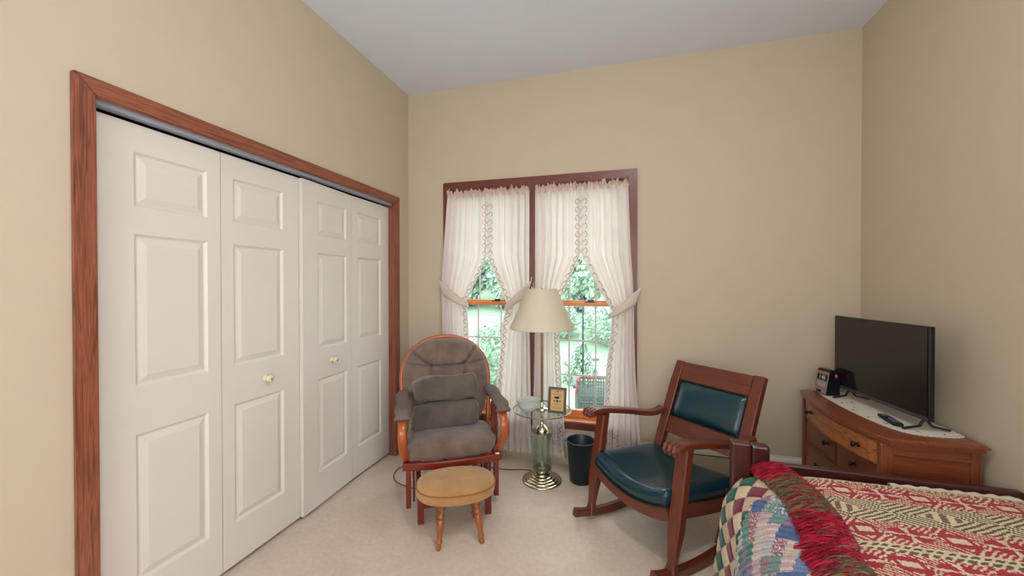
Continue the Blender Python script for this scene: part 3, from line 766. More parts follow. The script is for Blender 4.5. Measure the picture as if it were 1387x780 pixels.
for k in range(8):
    a = 2 * PI * k / 8 + .2
    b = box(-.019, .019, -.0025, .0025, .094, .352, .001)
    bmesh.ops.transform(b, matrix=Matrix.Rotation(a + PI / 2, 4, 'Z') @ Matrix.Identity(4), verts=b.verts[:])
    bmesh.ops.translate(b, vec=(.068 * math.cos(a), .068 * math.sin(a), 0), verts=b.verts[:])
    link('glass_panel', b, M_tglass, lp)
link('upper_ring', lathe([(.028, .352), (.071, .352), (.071, .357), (.028, .357)], 32), M_brassdark, lp)
link('dome_cap', lathe([(.046, .357), (.045, .366), (.038, .381), (.026, .393), (.013, .402), (.010, .425), (.008, .46), (.014, .482), (.020, .492), (.016, .500), (.016, .506)], 32), M_brass, lp, True)
tt = link('glass_tabletop', lathe([(.0, .5065), (.200, .5065), (.203, .5095), (.200, .5125), (.0, .5125)], 64), M_tglass, lp)
link('tray_rim', tube([(.206 * math.cos(2 * PI * k / 64), .206 * math.sin(2 * PI * k / 64), .509) for k in range(65)], .0042, 8), M_brassdark, lp, True)
link('pole_collar', lathe([(.046, .513), (.046, .519), (.032, .526), (.018, .533), (.012, .545), (.009, .56)], 28), M_brass, lp, True)
link('pole', lathe([(.0085, .55), (.0085, 1.19)], 16), M_brassdark, lp, True)
link('socket', lathe([(.010, 1.17), (.017, 1.18), (.018, 1.23), (.013, 1.25)], 16), M_brass, lp, True)
link('bulb', lathe([(.013, 1.25), (.020, 1.27), (.030, 1.295), (.030, 1.315), (.020, 1.335), (.0, 1.342)], 20), translucent('frosted_bulb', rgb(235, 232, 225), .5), lp, True)
bm = bmesh.new()
for a in (0, PI): tube([(.016 * math.cos(a), .016 * math.sin(a), 1.22), (.052 * math.cos(a), 0, 1.29), (.02 * math.cos(a), 0, 1.362), (0, 0, 1.366)], .0018, 6, bm)
link('harp', bm, M_brassdark, lp)
sh = link('lamp_shade', lathe([(.228, 1.086), (.229, 1.089), (.228, 1.098), (.107, 1.366), (.107, 1.371), (.1045, 1.371), (.2245, 1.098), (.2255, 1.086), (.228, 1.086)], 64), M_shade, lp, True)
bm = bmesh.new()
for k in range(3): a = 2 * PI * k / 3; tube([(0, 0, 1.364), (.106 * math.cos(a), .106 * math.sin(a), 1.367)], .0016, 6, bm)
link('shade_spider', bm, M_brassdark, sh)
link('finial', lathe([(.004, 1.366), (.007, 1.372), (.005, 1.378), (.008, 1.386), (0, 1.394)], 14), M_brass, lp, True)
# bowl and frame on the tray
bo = thing('glass_bowl', 'milky white glass bowl on the lamp tray table', 'bowl', (-.625, 2.655, .5125))
link('bowl_body', lathe([(.0, .001), (.030, .001), (.034, .005), (.052, .012), (.068, .028), (.077, .050), (.080, .078), (.082, .080), (.078, .077), (.072, .048), (.060, .028), (.040, .016), (.0, .012)], 40), M_bowl, bo, True)
fr = thing('picture_frame', 'small dark wooden easel frame holding a tan printed verse on the lamp tray', 'picture frame', (-.424, 2.655, .5125), .05)
fm = wood('z', (66, 28, 30)); fh, fw2 = .176, .126
tilt = Matrix.Rotation(math.radians(-9), 4, 'X') @ Matrix.Rotation(math.radians(1.5), 4, 'Y')
def tb(x0, x1, y0, y1, z0, z1, bev=.001): b = box(x0, x1, y0, y1, z0, z1, bev); bmesh.ops.transform(b, matrix=tilt, verts=b.verts[:]); return b
h = fw2 / 2; e = .017
for a in ((-h, h, -.006, .008, 0, e), (-h, h, -.006, .008, fh - e, fh), (-h, -h + e, -.006, .008, e, fh - e), (h - e, h, -.006, .008, e, fh - e)): link('frame_side', tb(*a, .002), fm, fr)
card = link('printed_card', tb(-h + e, h - e, .0, .003, e, fh - e, 0), plain('tan_parchment', rgb(206, 172, 112), .6, var=.08), fr)
link('easel_back', tb(-h + .006, h - .006, .0032, .0055, .006, fh - .006, 0), M_black, fr)
st_ = link('easel_leg', sweep_rect([(0, .055, .002), (0, .012, .11)], .030, .003), M_black, fr)
M_ink = plain('brown_ink', rgb(104, 66, 48), .8)
bm = bmesh.new()
def inkdot(x, z, rx, rz): 
    b = lathe([(.0001, -.0004), (1, 0)], 10); bmesh.ops.transform(b, matrix=tilt @ Matrix.Translation((x, -.0004, z)) @ Matrix.Rotation(PI / 2, 4, 'X') @ Matrix.Diagonal((rx, rz, 1, 1)), verts=b.verts[:]); join(bm, b)
for x, z, rx, rz in ((0, .148, .009, .005), (-.022, .148, .007, .002), (.022, .148, .007, .002), (0, .082, .010, .010), (-.02, .082, .006, .006), (.02, .082, .006, .006), (0, .098, .004, .003)): inkdot(x, z, rx, rz)
for z, w_ in ((.130, .030), (.123, .026), (.112, .022), (.105, .026), (.062, .022), (.055, .018), (.038, .030), (.033, .022)):
    x = -w_
    while x < w_:
        l_ = random.uniform(.002, .005); inkdot(x + l_, z, l_ * .8, .0013); x += l_ * 2 + .0012
stuff(link('print', bm, M_ink, card))

# ------------------------------------------------------------------ waste basket
wb = thing('waste_basket', 'dark teal round plastic waste basket under the window sill', 'waste basket', (-.272, 2.790, 0))
link('bin_body', lathe([(.0, .003), (.0, 0), (.072, 0), (.078, .004), (.100, .286), (.104, .288), (.105, .294), (.100, .295), (.097, .290), (.074, .008), (.0, .005)], 48), M_basket, wb, True)

# ------------------------------------------------------------------ power cord
b = tube(smoothpath([(-.62, 2.83, .005), (-.70, 2.835, .005), (-.83, 2.80, .005), (-1.02, 2.80, .005), (-1.25, 2.84, .005), (-1.50, 2.80, .005), (-1.62, 2.60, .005), (-1.56, 2.44, .005), (-1.40, 2.37, .005), (-1.30, 2.38, .005)], 8), .0035, 6)
tag(link('power_cord', b, M_cable, None, True), 'thin brown lamp cord lying on the carpet behind the glider', 'cord')

# ------------------------------------------------------------------ dresser
ds = thing('dresser', 'low oak chest of drawers with a bowed front in the right corner', 'dresser', (1.29, 2.46, 0))
DX, DY = 1.29, 2.46
d_x, d_y, d_z = wood('x', DR, .35, .5), wood('y', DR, .35, .5), wood('z', DR, .35, .5)
def bow(y):              # world y -> world x of the top's front edge
    k = (y - 2.46) / .40; return 1.052 + .050 * k * k + (.012 if k < -.8 else 0)
def slab(z0, z1, off, y0=2.062, y1=2.885, back=1.468, n=24):
    bm = bmesh.new(); pts = []
    for i in range(n + 1):
        y = y0 + off + (y1 - y0 - 2 * off) * i / n; x = bow(y) + off
        k = i / n
        if k < .04: x += .018 * (1 - k / .04)
        pts.append((x, y))
    pts += [(back - off * .5, y1 - off), (back - off * .5, y0 + off)]
    lo = [bm.verts.new((x - DX, y - DY, z0)) for x, y in pts]; hi = [bm.verts.new((x - DX, y - DY, z1)) for x, y in pts]
    bm.faces.new(lo[::-1]); bm.faces.new(hi); m_ = len(pts)
    for i in range(m_): j = (i + 1) % m_; bm.faces.new((lo[i], lo[j], hi[j], hi[i]))
    return bm
bm = slab(.708, .730, 0); bmesh.ops.bevel(bm, geom=[e for e in bm.edges if abs(e.verts[0].co.z - e.verts[1].co.z) < 1e-6], offset=.007, segments=3, affect='EDGES')
link('top', bm, d_y, ds)
link('top_moulding', slab(.696, .7078, .012), d_y, ds)
def db(x0, x1, y0, y1, z0, z1, bev=.002): return box(x0 - DX, x1 - DX, y0 - DY, y1 - DY, z0, z1, bev)
x_f = 1.115
for y0, y1 in ((2.088, 2.118), (2.835, 2.865)):
    link('corner_post', db(x_f - .005, x_f + .045, y0, y1, 0, .6958, .006), d_z, ds)
    link('corner_post', db(1.425, 1.462, y0, y1, 0, .6958, .003), d_z, ds)
for y0, y1 in ((2.096, 2.108), (2.845, 2.857)):
    link('side_panel', db(x_f + .045, 1.425, y0 + .004, y1, .12, .645, 0), d_x, ds)
for y0, y1 in ((2.092, 2.108), (2.845, 2.861)):
    link('side_rail', db(x_f + .045, 1.425, y0, y1, .645, .6955), d_x, ds); link('side_rail', db(x_f + .045, 1.425, y0, y1, .07, .12), d_x, ds)
link('back_panel', db(1.455, 1.461, 2.118, 2.835, .07, .695, 0), wood('z', (96, 60, 40)), ds)
for z in (.07, .235, .4085, .573): link('drawer_divider', db(x_f + .006, 1.40, 2.118, 2.835, z, z + .012, 0), d_y, ds)
link('drawer_partition', db(x_f + .008, 1.40, 2.470, 2.482, .4206, .5728, 0), d_z, ds)
# bowed top drawer
bm = bmesh.new(); lo, hi = [], []; n = 20
for i in range(n + 1):
    y = 2.121 + .711 * i / n; x = bow(y) + .022 - .010 * math.sin(PI * i / n)
    lo.append(bm.verts.new((x - DX, y - DY, .588))); hi.append(bm.verts.new((x - DX, y - DY, .693)))
lb = [bm.verts.new((x_f + .02 - DX, v.co.y, .588)) for v in lo]; hb = [bm.verts.new((x_f + .02 - DX, v.co.y, .693)) for v in hi]
for i in range(n):
    bm.faces.new((lo[i], lo[i + 1], hi[i + 1], hi[i])); bm.faces.new((lb[i], lo[i], lo[i + 1], lb[i + 1])); bm.faces.new((hb[i], hi[i], hi[i + 1], hb[i + 1])); bm.faces.new((lb[i], lb[i + 1], hb[i + 1], hb[i]))
bm.faces.new((lo[0], lb[0], hb[0], hi[0])); bm.faces.new((lo[n], lb[n], hb[n], hi[n]))
dw = link('drawer', bm, wood('y', (170, 104, 58), .35, .7), ds)
M_knob = plain('dark_bronze_knob', rgb(44, 28, 26), .3, metal=.5)
def knob(par, x, y, z):
    o = link('knob', lathe([(.0, .030), (.010, .029), (.015, .024), (.013, .018), (.006, .013), (.006, .004), (.012, .001), (.012, -.003)], 18), M_knob, par, True)
    o.location = (x - DX, y - DY, z); o.rotation_euler = (0, -PI / 2, 0)
knob(dw, bow(2.20) + .015, 2.215, .640); knob(dw, bow(2.65) + .010, 2.660, .650)
pts = [(bow(2.121 + .711 * i / n) + .020 - .010 * math.sin(PI * i / n) - DX, 2.121 + .711 * i / n - DY, .592) for i in range(n + 1)]
link('drawer_bead', tube(pts, .0045, 6), d_y, dw, True)
for y0, y1, z0, z1, kn in ((2.485, 2.832, .424, .570, 2.560), (2.121, 2.467, .424, .570, 2.30), (2.121, 2.832, .251, .405, 2.3), (2.121, 2.832, .085, .232, 2.3)):
    q = link('drawer', db(x_f + .004, x_f + .024, y0, y1, z0, z1, .003), d_y, ds); knob(q, x_f + .004, kn, (z0 + z1) / 2 + .015)
    if kn == 2.3 and y1 > 2.8: knob(q, x_f + .004, 2.65, (z0 + z1) / 2 + .015)
    q2 = link('drawer_bead', db(x_f - .001, x_f + .0035, y0 + .008, y1 - .008, z0 + .006, z0 + .014, .001), d_y, q)
# crochet runner
bm = bmesh.new()
edge = [(1.185, 2.862), (1.172, 2.76), (1.166, 2.66), (1.166, 2.56), (1.170, 2.46), (1.178, 2.37), (1.190, 2.29), (1.208, 2.215), (1.240, 2.160), (1.290, 2.135), (1.36, 2.135), (1.43, 2.150), (1.455, 2.19), (1.452, 2.35), (1.44, 2.55), (1.42, 2.72), (1.38, 2.85), (1.30, 2.875), (1.23, 2.872)]
E2 = smoothpath([(x, y, 0) for x, y in edge + [edge[0]]], 10)[:-1]
cx = sum(p.x for p in E2) / len(E2); cy = sum(p.y for p in E2) / len(E2)
ob = [bm.verts.new((p.x + (p.x - cx) * .018 * math.sin(i * 2.1), p.y + (p.y - cy) * .010 * math.sin(i * 2.1), .7335)) for i, p in enumerate(E2)]
lo_ = [bm.verts.new((v.co.x, v.co.y, .7308)) for v in ob]
bm.faces.new(ob); bm.faces.new(lo_[::-1])
for i in range(len(ob)): j = (i + 1) % len(ob); bm.faces.new((lo_[i], lo_[j], ob[j], ob[i]))
rn = link('table_runner', bm, M_doily); tag(rn, 'white crocheted runner with tiny dark sprigs covering the dresser top', 'table runner')
bm = bmesh.new()
for x, y in ((1.20, 2.60), (1.195, 2.47), (1.205, 2.36), (1.225, 2.27), (1.26, 2.62), (1.23, 2.74), (1.30, 2.18), (1.26, 2.205), (1.38, 2.165), (1.22, 2.52)):
    for q in range(3): a = random.random() * 6; tube([(x, y, .7342), (x + .009 * math.cos(a), y + .009 * math.sin(a), .7342)], .0013, 4, bm)
stuff(link('sprig', bm, plain('dark_thread', rgb(70, 74, 66), .9), rn))

# ------------------------------------------------------------------ television
tv = thing('television', 'black flat screen television standing on the dresser runner', 'television', (1.308, 2.500, .7342), 0.0)
tv.rotation_euler = (0, 0, math.atan2(-(1.285 - 1.352), 2.80 - 2.17) )
L_ = .650; zb, zt = .048, .476
link('screen_frame', box(-.010, .014, -L_ / 2, L_ / 2, zb, zt, .004), M_tv, tv)
link('screen', box(-.0125, -.0102, -L_ / 2 + .008, L_ / 2 - .008, zb + .018, zt - .008, 0), M_screen, tv)
link('lower_bezel', box(-.0135, -.0103, -L_ / 2 + .002, L_ / 2 - .002, zb, zb + .0175, .0005), plain('grey_bezel', rgb(62, 62, 68), .35), tv)
link('rear_housing', box(.0142, .050, -L_ / 2 + .07, L_ / 2 - .07, zb + .02, zb + .24, .01), M_tv, tv)
for s in (-1, 1):
    y = -(L_ / 2 - .035) if s < 0 else L_ / 2 - .12
    link('foot', sweep_rect([(-.085, y, .004), (-.02, y, .018), (.0, y, .052)], .012, .008, side=(0, 1, 0)), M_tv, tv)
    link('foot', sweep_rect([(.100, y + .0, .004), (.03, y, .018), (.004, y, .052)], .012, .008, side=(0, 1, 0)), M_tv, tv)
# clock radio
ck = thing('clock_radio', 'small black alarm clock with white digits and a red dot, left of the television', 'clock', (1.212, 2.795, .7340), .22); ck.scale = (.80, 1.0, 1.34)
prof = [(-.050, 0), (.052, 0), (.050, .095), (.030, .112), (-.012, .112), (-.020, .106)]      # x,z section; face towards -x
bm = prism([(p[0], p[1]) for p in prof], (-.052, .052), 'y'); bmesh.ops.bevel(bm, geom=bm.edges[:], offset=.003, segments=2, affect='EDGES')
link('clock_body', bm, plain('navy_black_plastic', rgb(16, 16, 28), .3), ck)
fn = Vector((-.106, 0, .030)).normalized(); fup = Vector((.030, 0, .106)).normalized(); f0 = Vector((-.050, 0, 0))
def face(name, y0, y1, k0, k1, off, mat, th=.0012):
    bm = bmesh.new(); sec = []
    for y in (y0, y1):
        p0 = f0 + fup * k0 + Vector((0, y, 0)); p1 = f0 + fup * k1 + Vector((0, y, 0)); sec.append([p0 + fn * off, p1 + fn * off, p1 + fn * (off + th), p0 + fn * (off + th)])
    loft(sec, bm=bm); return link(name, bm, mat, ck)
face('face_plate', -.048, .048, .004, .106, .0008, plain('grey_face', rgb(150, 140, 136), .35, metal=.3))
face('top_band', -.046, .046, .095, .104, .002, plain('copper_band', rgb(190, 130, 110), .3, metal=.5))
face('display', -.040, .040, .064, .092, .002, M_black)
face('control_band', -.040, .040, .022, .034, .002, plain('mauve_band', rgb(176, 108, 128), .5))
face('slot', -.008, .030, .007, .018, .002, M_black)
rotm = Matrix((Vector((0, -1, 0)), fup, fn)).transposed().to_euler()
text_mesh('digits', '1:46', .030, plain('white_digits', rgb(225, 225, 230), .4), ck, f0 + fup * .078 + fn * .0035, rotm)
bm = bmesh.new()
for r_ in range(3):
    for c_ in range(5):
        y = -.028 + .013 * c_; k = .040 + .007 * r_; p = f0 + fup * k + Vector((0, y, 0)) + fn * .0022
        tube([p, p + Vector((0, .008, 0))], .0014, 4, bm)
stuff(link('button_row', bm, plain('pale_buttons', rgb(205, 205, 190), .5), ck))
o = link('red_button', lathe([(0, .006), (.006, .005), (.009, .002), (.009, 0)], 16), plain('pink_red_button', rgb(220, 50, 90), .35), ck, True); o.location = (.022, -.0521, .088); o.rotation_euler = (PI / 2, 0, 0)
# remote control
rm = thing('remote_control', 'black remote control with a violet button lying before the television', 'remote control', (1.262, 2.305, .7345), -.10)
link('remote_body', pillow(.021, .082, .0085, .45, .35, 32, 10), M_black, rm, True).location = (0, 0, .0085)
o = link('button_pad', lathe([(0, .0190), (.009, .0187), (.011, .0165)], 16, c=(0, -.005)), plain('violet_button', rgb(84, 62, 150), .4), rm, True)
bm = bmesh.new()
for r_ in range(7):
    for c_ in (-1, 0, 1):
        if r_ in (3, 4): continue
        box(c_ * .010 - .003, c_ * .010 + .003, -.058 + r_ * .018, -.051 + r_ * .018, .0155, .0182, .0006, bm=bm)
stuff(link('key', bm, plain('grey_keys', rgb(120, 120, 128), .5), rm))

# ------------------------------------------------------------------ bed
bd = thing('bed', 'dark mahogany single bed frame with a low footboard, standing along the right wall', 'bed', (.50, 1.99, 0), -.030)
b_x, b_y, b_z = wood('x', BD, .3, .35, .4), wood('y', BD, .3, .35, .4), wood('z', BD, .3, .35, .4)
link('foot_post', box(-.012, .064, -.040, .020, 0, .687, .008, 3), wood('z', (78, 32, 30), .3, .35, .4), bd)
link('foot_post', box(.0645, .140, -.036, .016, .0, .684, .014, 3), b_z, bd)
link('foot_rail', box(.141, .984, -.022, .010, .505, .607, .006), b_x, bd)
link('foot_panel', box(.141, .984, -.014, .004, .20, .5045, 0), b_x, bd)
link('side_rail', box(.02, .045, -1.95, -.041, .20, .34, .004), b_y, bd)
link('rail_bracket', box(-.030, -.0125, -.030, .012, .420, .455, .003), M_darkmetal, bd)
link('mattress', box(.03, .955, -1.94, -.045, .33, .535, .04, 3), plain('mattress_ticking', rgb(225, 220, 210), .9), bd)

# quilt
def quilt_col(u, v):
    """u: metres across from the hem upward, v: metres along"""
    rr = random.Random(int(u / .055 + 100) * 977 + int(v / .055 + 100) * 31)
    return rr
def to4(c): return (lin(c[0]), lin(c[1]), lin(c[2]), 1)
tan_ = (206, 180, 150); burg = (118, 40, 62); grn = (34, 92, 78); tan2 = (222, 200, 170); gry = (120, 130, 130)
multi = [(96, 176, 172), (214, 184, 192), (128, 146, 192), (158, 130, 158), (230, 220, 214), (84, 112, 160), (176, 118, 132), (120, 158, 146), (208, 200, 206), (72, 136, 130), (222, 210, 196), (224, 196, 196)]
prof = [(.415, .05), (.420, .10), (.424, .20), (.430, .30), (.440, .40), (.452, .45), (.470, .49), (.494, .522), (.52, .545), (.56, .563), (.60, .573), (.66, .580), (.74, .584), (1.1, .586), (1.455, .584)]
sp = smoothpath([(x, 0, z) for x, z in prof], 12); cum = [0]
for a, c in zip(sp, sp[1:]): cum.append(cum[-1] + (c - a).length)
def prof_at(s_):
    for k in range(len(cum) - 1):
        if cum[k + 1] >= s_: f = (s_ - cum[k]) / (cum[k + 1] - cum[k]); return sp[k].lerp(sp[k + 1], f), (sp[k + 1] - sp[k]).normalized()
    return sp[-1], (sp[-1] - sp[-2]).normalized()
verts, faces, cols = [], [], []
NU = 280; NV = 400; V0, V1 = .05, 1.945; SL = cum[-1]
def su(i): return SL * (i / NU) if False else (.95 * i / 240 if i <= 240 else .95 + (SL - .95) * (i - 240) / (NU - 240))
for j in range(NV + 1):
    v = V1 - (V1 - V0) * (j / NV) ** 1.4
    for i in range(NU + 1):
        s_ = su(i); p, tg = prof_at(s_); n_ = Vector((-tg.z, 0, tg.x))
        uu, vv = s_, V1 - v
        ang = .72; a_ = (uu * math.cos(ang) + vv * math.sin(ang)); b_ = (-uu * math.sin(ang) + vv * math.cos(ang))
        g = .068; pf = (1 - (2 * abs((a_ / g) % 1 - .5)) ** 6) * (1 - (2 * abs((b_ / g) % 1 - .5)) ** 6) if vv + .10 * uu < .285 else .55 + .45 * math.sin(b_ * 2 * PI / .024)
        ht = .007 * pf + .007 * noise.noise(Vector((uu * 6, vv * 6, 0)))
        hang = max(0, min(1, (.45 - s_) / .4)); ht += .014 * hang * math.sin(vv * 16 + 1) 
        q = p + n_ * ht
        k = max(0, 1 - (V1 - v) / .06); zz = q.z - .05 * k * k * (q.x > .5)
        wx = q.x + (.03 * k * k if s_ < .6 else 0)
        verts.append((wx, v - .0 , zz))
def band(vv, uu):
    border = vv + .10 * uu < .285 + .02 * math.sin(uu * 20)
    return border
for j in range(NV):
    for i in range(NU):
        faces.append((j * (NU + 1) + i, j * (NU + 1) + i + 1, (j + 1) * (NU + 1) + i + 1, (j + 1) * (NU + 1) + i))
        s_ = (su(i) + su(i + 1)) / 2; v = V1 - (V1 - V0) * ((j + .5) / NV) ** 1.4; vv = V1 - v
        ang = .72; a_ = (s_ * math.cos(ang) + vv * math.sin(ang)); b_ = (-s_ * math.sin(ang) + vv * math.cos(ang)); g = .068
        ia, ib = math.floor(a_ / g), math.floor(b_ / g)
        if band(vv, s_):
            if (ia + ib) % 2 == 0: c = tan_ if (ia % 3) else tan2
            else: c = (burg, grn)[((ia - ib) // 2 + ia) % 2]
            c = tuple(x * (1 + .07 * noise.noise(Vector((s_ * 90, vv * 90, 0)))) for x in c)
        else:
            ia, ib = math.floor(a_ / .048), math.floor(b_ / .062); rr = random.Random(ia * 131 + ib * 7919); c = rr.choice(multi); c2_ = rr.choice(multi)
            rib = math.sin(b_ * 2 * PI / .013 + rr.random() * 6); pr = noise.noise(Vector((s_ * 150, vv * 150, ia)))
            if rr.random() < .45 and pr > .12: c = c2_
            c = tuple(x * (.90 + .10 * rib) + 10 * pr for x in c)
        cols.append(to4([max(0, min(255, x)) for x in c]))
def mesh_cols(name, verts, faces, cols, mat, smooth=True):
    me = bpy.data.meshes.new(name); me.from_pydata(verts, [], faces); a = me.attributes.new('col', 'FLOAT_COLOR', 'FACE')
    a.data.foreach_set('color', [x for c in cols for x in c]); me.materials.append(mat)
    if smooth: me.polygons.foreach_set('use_smooth', [True] * len(me.polygons))
    o = bpy.data.objects.new(name, me); COL.objects.link(o); me.update(); return o
q = mesh_cols('quilt', verts, faces, cols, M_quilt); tag(q, 'patchwork quilt of tan, burgundy, green and blue patches hanging over the bed side', 'quilt')

# woven coverlet
cream = (216, 196, 164); red = (164, 30, 54); olive = (92, 82, 58); brown = (120, 92, 80); pink = (226, 150, 140)
def cover_col(x, d):
    """x metres from fringe edge, d metres from back edge"""
    def diamonds(u, w, per, hgt, c1, c2, core):
        uu = (u / per) % 1 - .5; ww = w / hgt - .5; m_ = abs(uu) * 2 * .62 + abs(ww) * 2 * .62
        if m_ < core: return None
        return c1 if int(m_ / .085) % 2 else c2
    if d < .030: 
        k = (x / .020 + (1 if int(d / .010) % 2 else 0)); return olive if (int(k) % 2 and int(d / .010) != 1) else (red if int(d / .010) == 1 and int(k) % 3 == 0 else cream)
    if d < .058: return red if (abs(((x / .060) % 1) - .5) * 2 + abs((d - .044) / .014)) < .85 else cream
    if d < .085: k = int(d / .007) % 2; return olive if (k and int(x / .008 + (d > .07)) % 3) else cream
    def flower(u, w, per, hgt):
        uu = ((u / per) % 1 - .5) * 2; ww = (w / hgt - .5) * 2
        if abs(uu) < .38:
            if abs(uu) < .30 and abs(ww) < .55:
                return cream if abs(ww) < .22 and abs(uu) < .2 else red
            return red if ((abs(uu) + abs(ww) * .5) / .20) % 1 < .58 else cream
        f = (abs(uu) - .38) / .62; r_, t_ = math.hypot(1 - abs(uu), ww * .8), math.atan2(ww * .8, (1 - abs(uu)) + 1e-5)
        if r_ < .48: return cream if (abs(math.sin(t_ * 2)) < .42 or r_ < .10) else red
        return red if ((abs(ww) + f) / .26) % 1 < .55 else cream
    if d < .205: return flower(x, d - .085, .250, .120)
    if d < .345:
        w = d - .205; uu = (((x + .09) / .300) % 1 - .5) * 2; ww = (w / .14 - .5) * 2; m_ = abs(uu) + abs(ww) * .75
        if m_ < .42: return brown if int((x + w * .4) / .020) % 2 else cream
        return olive if int(m_ / .10) % 2 else cream
    if d < .475: return flower(x + .06, d - .345, .250, .130)
    w = d - .475; return olive if (int(w / .010) % 2 and int((x + w) / .009) % 3) else (red if w > .04 and int(x / .012 + w / .01) % 3 == 0 else cream)
def cover(v_front, v_back, zoff, xl, jag, dshift):
    verts, faces, cols = [], [], []; cell = .0042
    nx = int((1.452 - xl) / cell); ny = int((v_back - v_front) / cell)
    for j in range(ny + 1):
        y = v_back - cell * j
        for i in range(nx + 1):
            x0 = xl + cell * i; x = x0
            bend = .030 * math.sin((v_back - y) * 6.2) * math.exp(-(x0 - xl) / .12)
            x = x0 + bend
            z = .6075 + zoff + .004 * noise.noise(Vector((x * 5, y * 5, 3))) + .0012 * ((i // 2 + j) % 2)
            k = max(0, 1 - (x0 - xl) / .10); z -= .010 * k * k
            e = max(0, 1 - cell * (ny - j) / .03); z -= .016 * e * e
            e2 = max(0, 1 - cell * j / .09) * (dshift == 0); z -= .030 * e2 * e2
            verts.append((x, y, z))
    for j in range(ny):
        for i in range(nx):
            a = j * (nx + 1) + i; faces.append((a, a + 1, a + nx + 2, a + nx + 1))
            c = cover_col((i + .5) * cell, (j + .5) * cell + dshift); f = random.uniform(.92, 1.04); cols.append(to4([min(255, x * f) for x in c]))
    return verts, faces, cols
v1, f1, c1 = cover(1.385, 1.925, 0, .690, 0, 0)
v2, f2, c2 = cover(1.08, 1.42, -.0030, .665, 0, .085)
n1 = len(v1)
cv = mesh_cols('coverlet', v1 + v2, f1 + [tuple(a + n1 for a in f) for f in f2], c1 + c2, M_cover, False)
tag(cv, 'red, olive and cream geometric woven coverlet with red fringe, folded over the bed foot', 'blanket')
verts, faces, cols = [], [], []
reds = [(170, 22, 52), (146, 16, 42), (190, 36, 64), (128, 16, 38)]; ols = [(104, 84, 62), (88, 74, 52), (126, 104, 80)]
rf = random.Random(5)
for k in range(3600):
    y = rf.uniform(1.12, 1.93); lower = y < 1.395
    x = .690 + .030 * math.sin((1.925 - y) * 6.2) if not lower else .668
    base_olive = noise.noise(Vector((y * 7.5, 0, 7.3))) > .16
    c = rf.choice(ols if (base_olive and rf.random() < .8) or rf.random() < .06 else reds)
    L = rf.uniform(.07, .145); dy = rf.uniform(-.05, .05) + .07 * noise.noise(Vector((y * 11, 3, 0))); lift = rf.uniform(.0, .022)
    pts = []; ns = 7; w = rf.uniform(.0014, .0032)
    wob = rf.uniform(-.012, .012)
    for s_ in range(ns + 1):
        f = s_ / ns; xx = x + .006 - L * f; yy = y + dy * f + wob * math.sin(f * 5)
        # height of quilt under it
        zq = .576
        for a, c_ in zip(prof, prof[1:]):
            if a[0] <= xx <= c_[0]: zq = a[1] + (c_[1] - a[1]) * (xx - a[0]) / (c_[0] - a[0]); break
        z = max(zq + .014, .0) + (.585 - .576) * (1 - f) + lift * math.sin(f * PI) + (.004 if not lower else 0) + .004 * math.sin(f * 9 + k)
        pts.append((xx, yy, z))
    b0 = len(verts)
    for (xx, yy, z) in pts: verts.append((xx, yy - w, z)); verts.append((xx, yy + w, z)); verts.append((xx, yy, z + w * 1.3))
    for s_ in range(ns):
        a = b0 + s_ * 3
        for m_, n_ in ((0, 2), (2, 1), (1, 0)): faces.append((a + m_, a + n_, a + 3 + n_, a + 3 + m_)); cols.append(to4([x_ * rf.uniform(.85, 1.05) for x_ in c]))
fo = mesh_cols('fringe', verts, faces, cols, M_fringe, False); fo.parent = cv; stuff(fo)
# cream edging blanket at the foot
bm = bmesh.new(); rows = []
for j in range(4):
    row = []
    for i in range(90):
        x = 1.05 + .40 * i / 89; row.append(bm.verts.new((x, 1.936 - .014 * j + .003 * math.sin(i * .8) * (j == 0), .592 + .0025 * math.sin(i * .55) * (j < 2) - .006 * (j == 0) + .002 * j - .004 * (j > 1))))
    rows.append(row)
for a, c in zip(rows, rows[1:]):
    for i in range(89): bm.faces.new((a[i], a[i + 1], c[i + 1], c[i]))
o = link('crochet_blanket', bm, plain('cream_yarn', rgb(226, 214, 192), .95, bscale=200, bstr=.6), None, True); sm = o.modifiers.new('t', 'SOLIDIFY'); sm.thickness = .006
tag(o, 'cream scalloped blanket edge showing between the coverlet and the footboard', 'blanket')

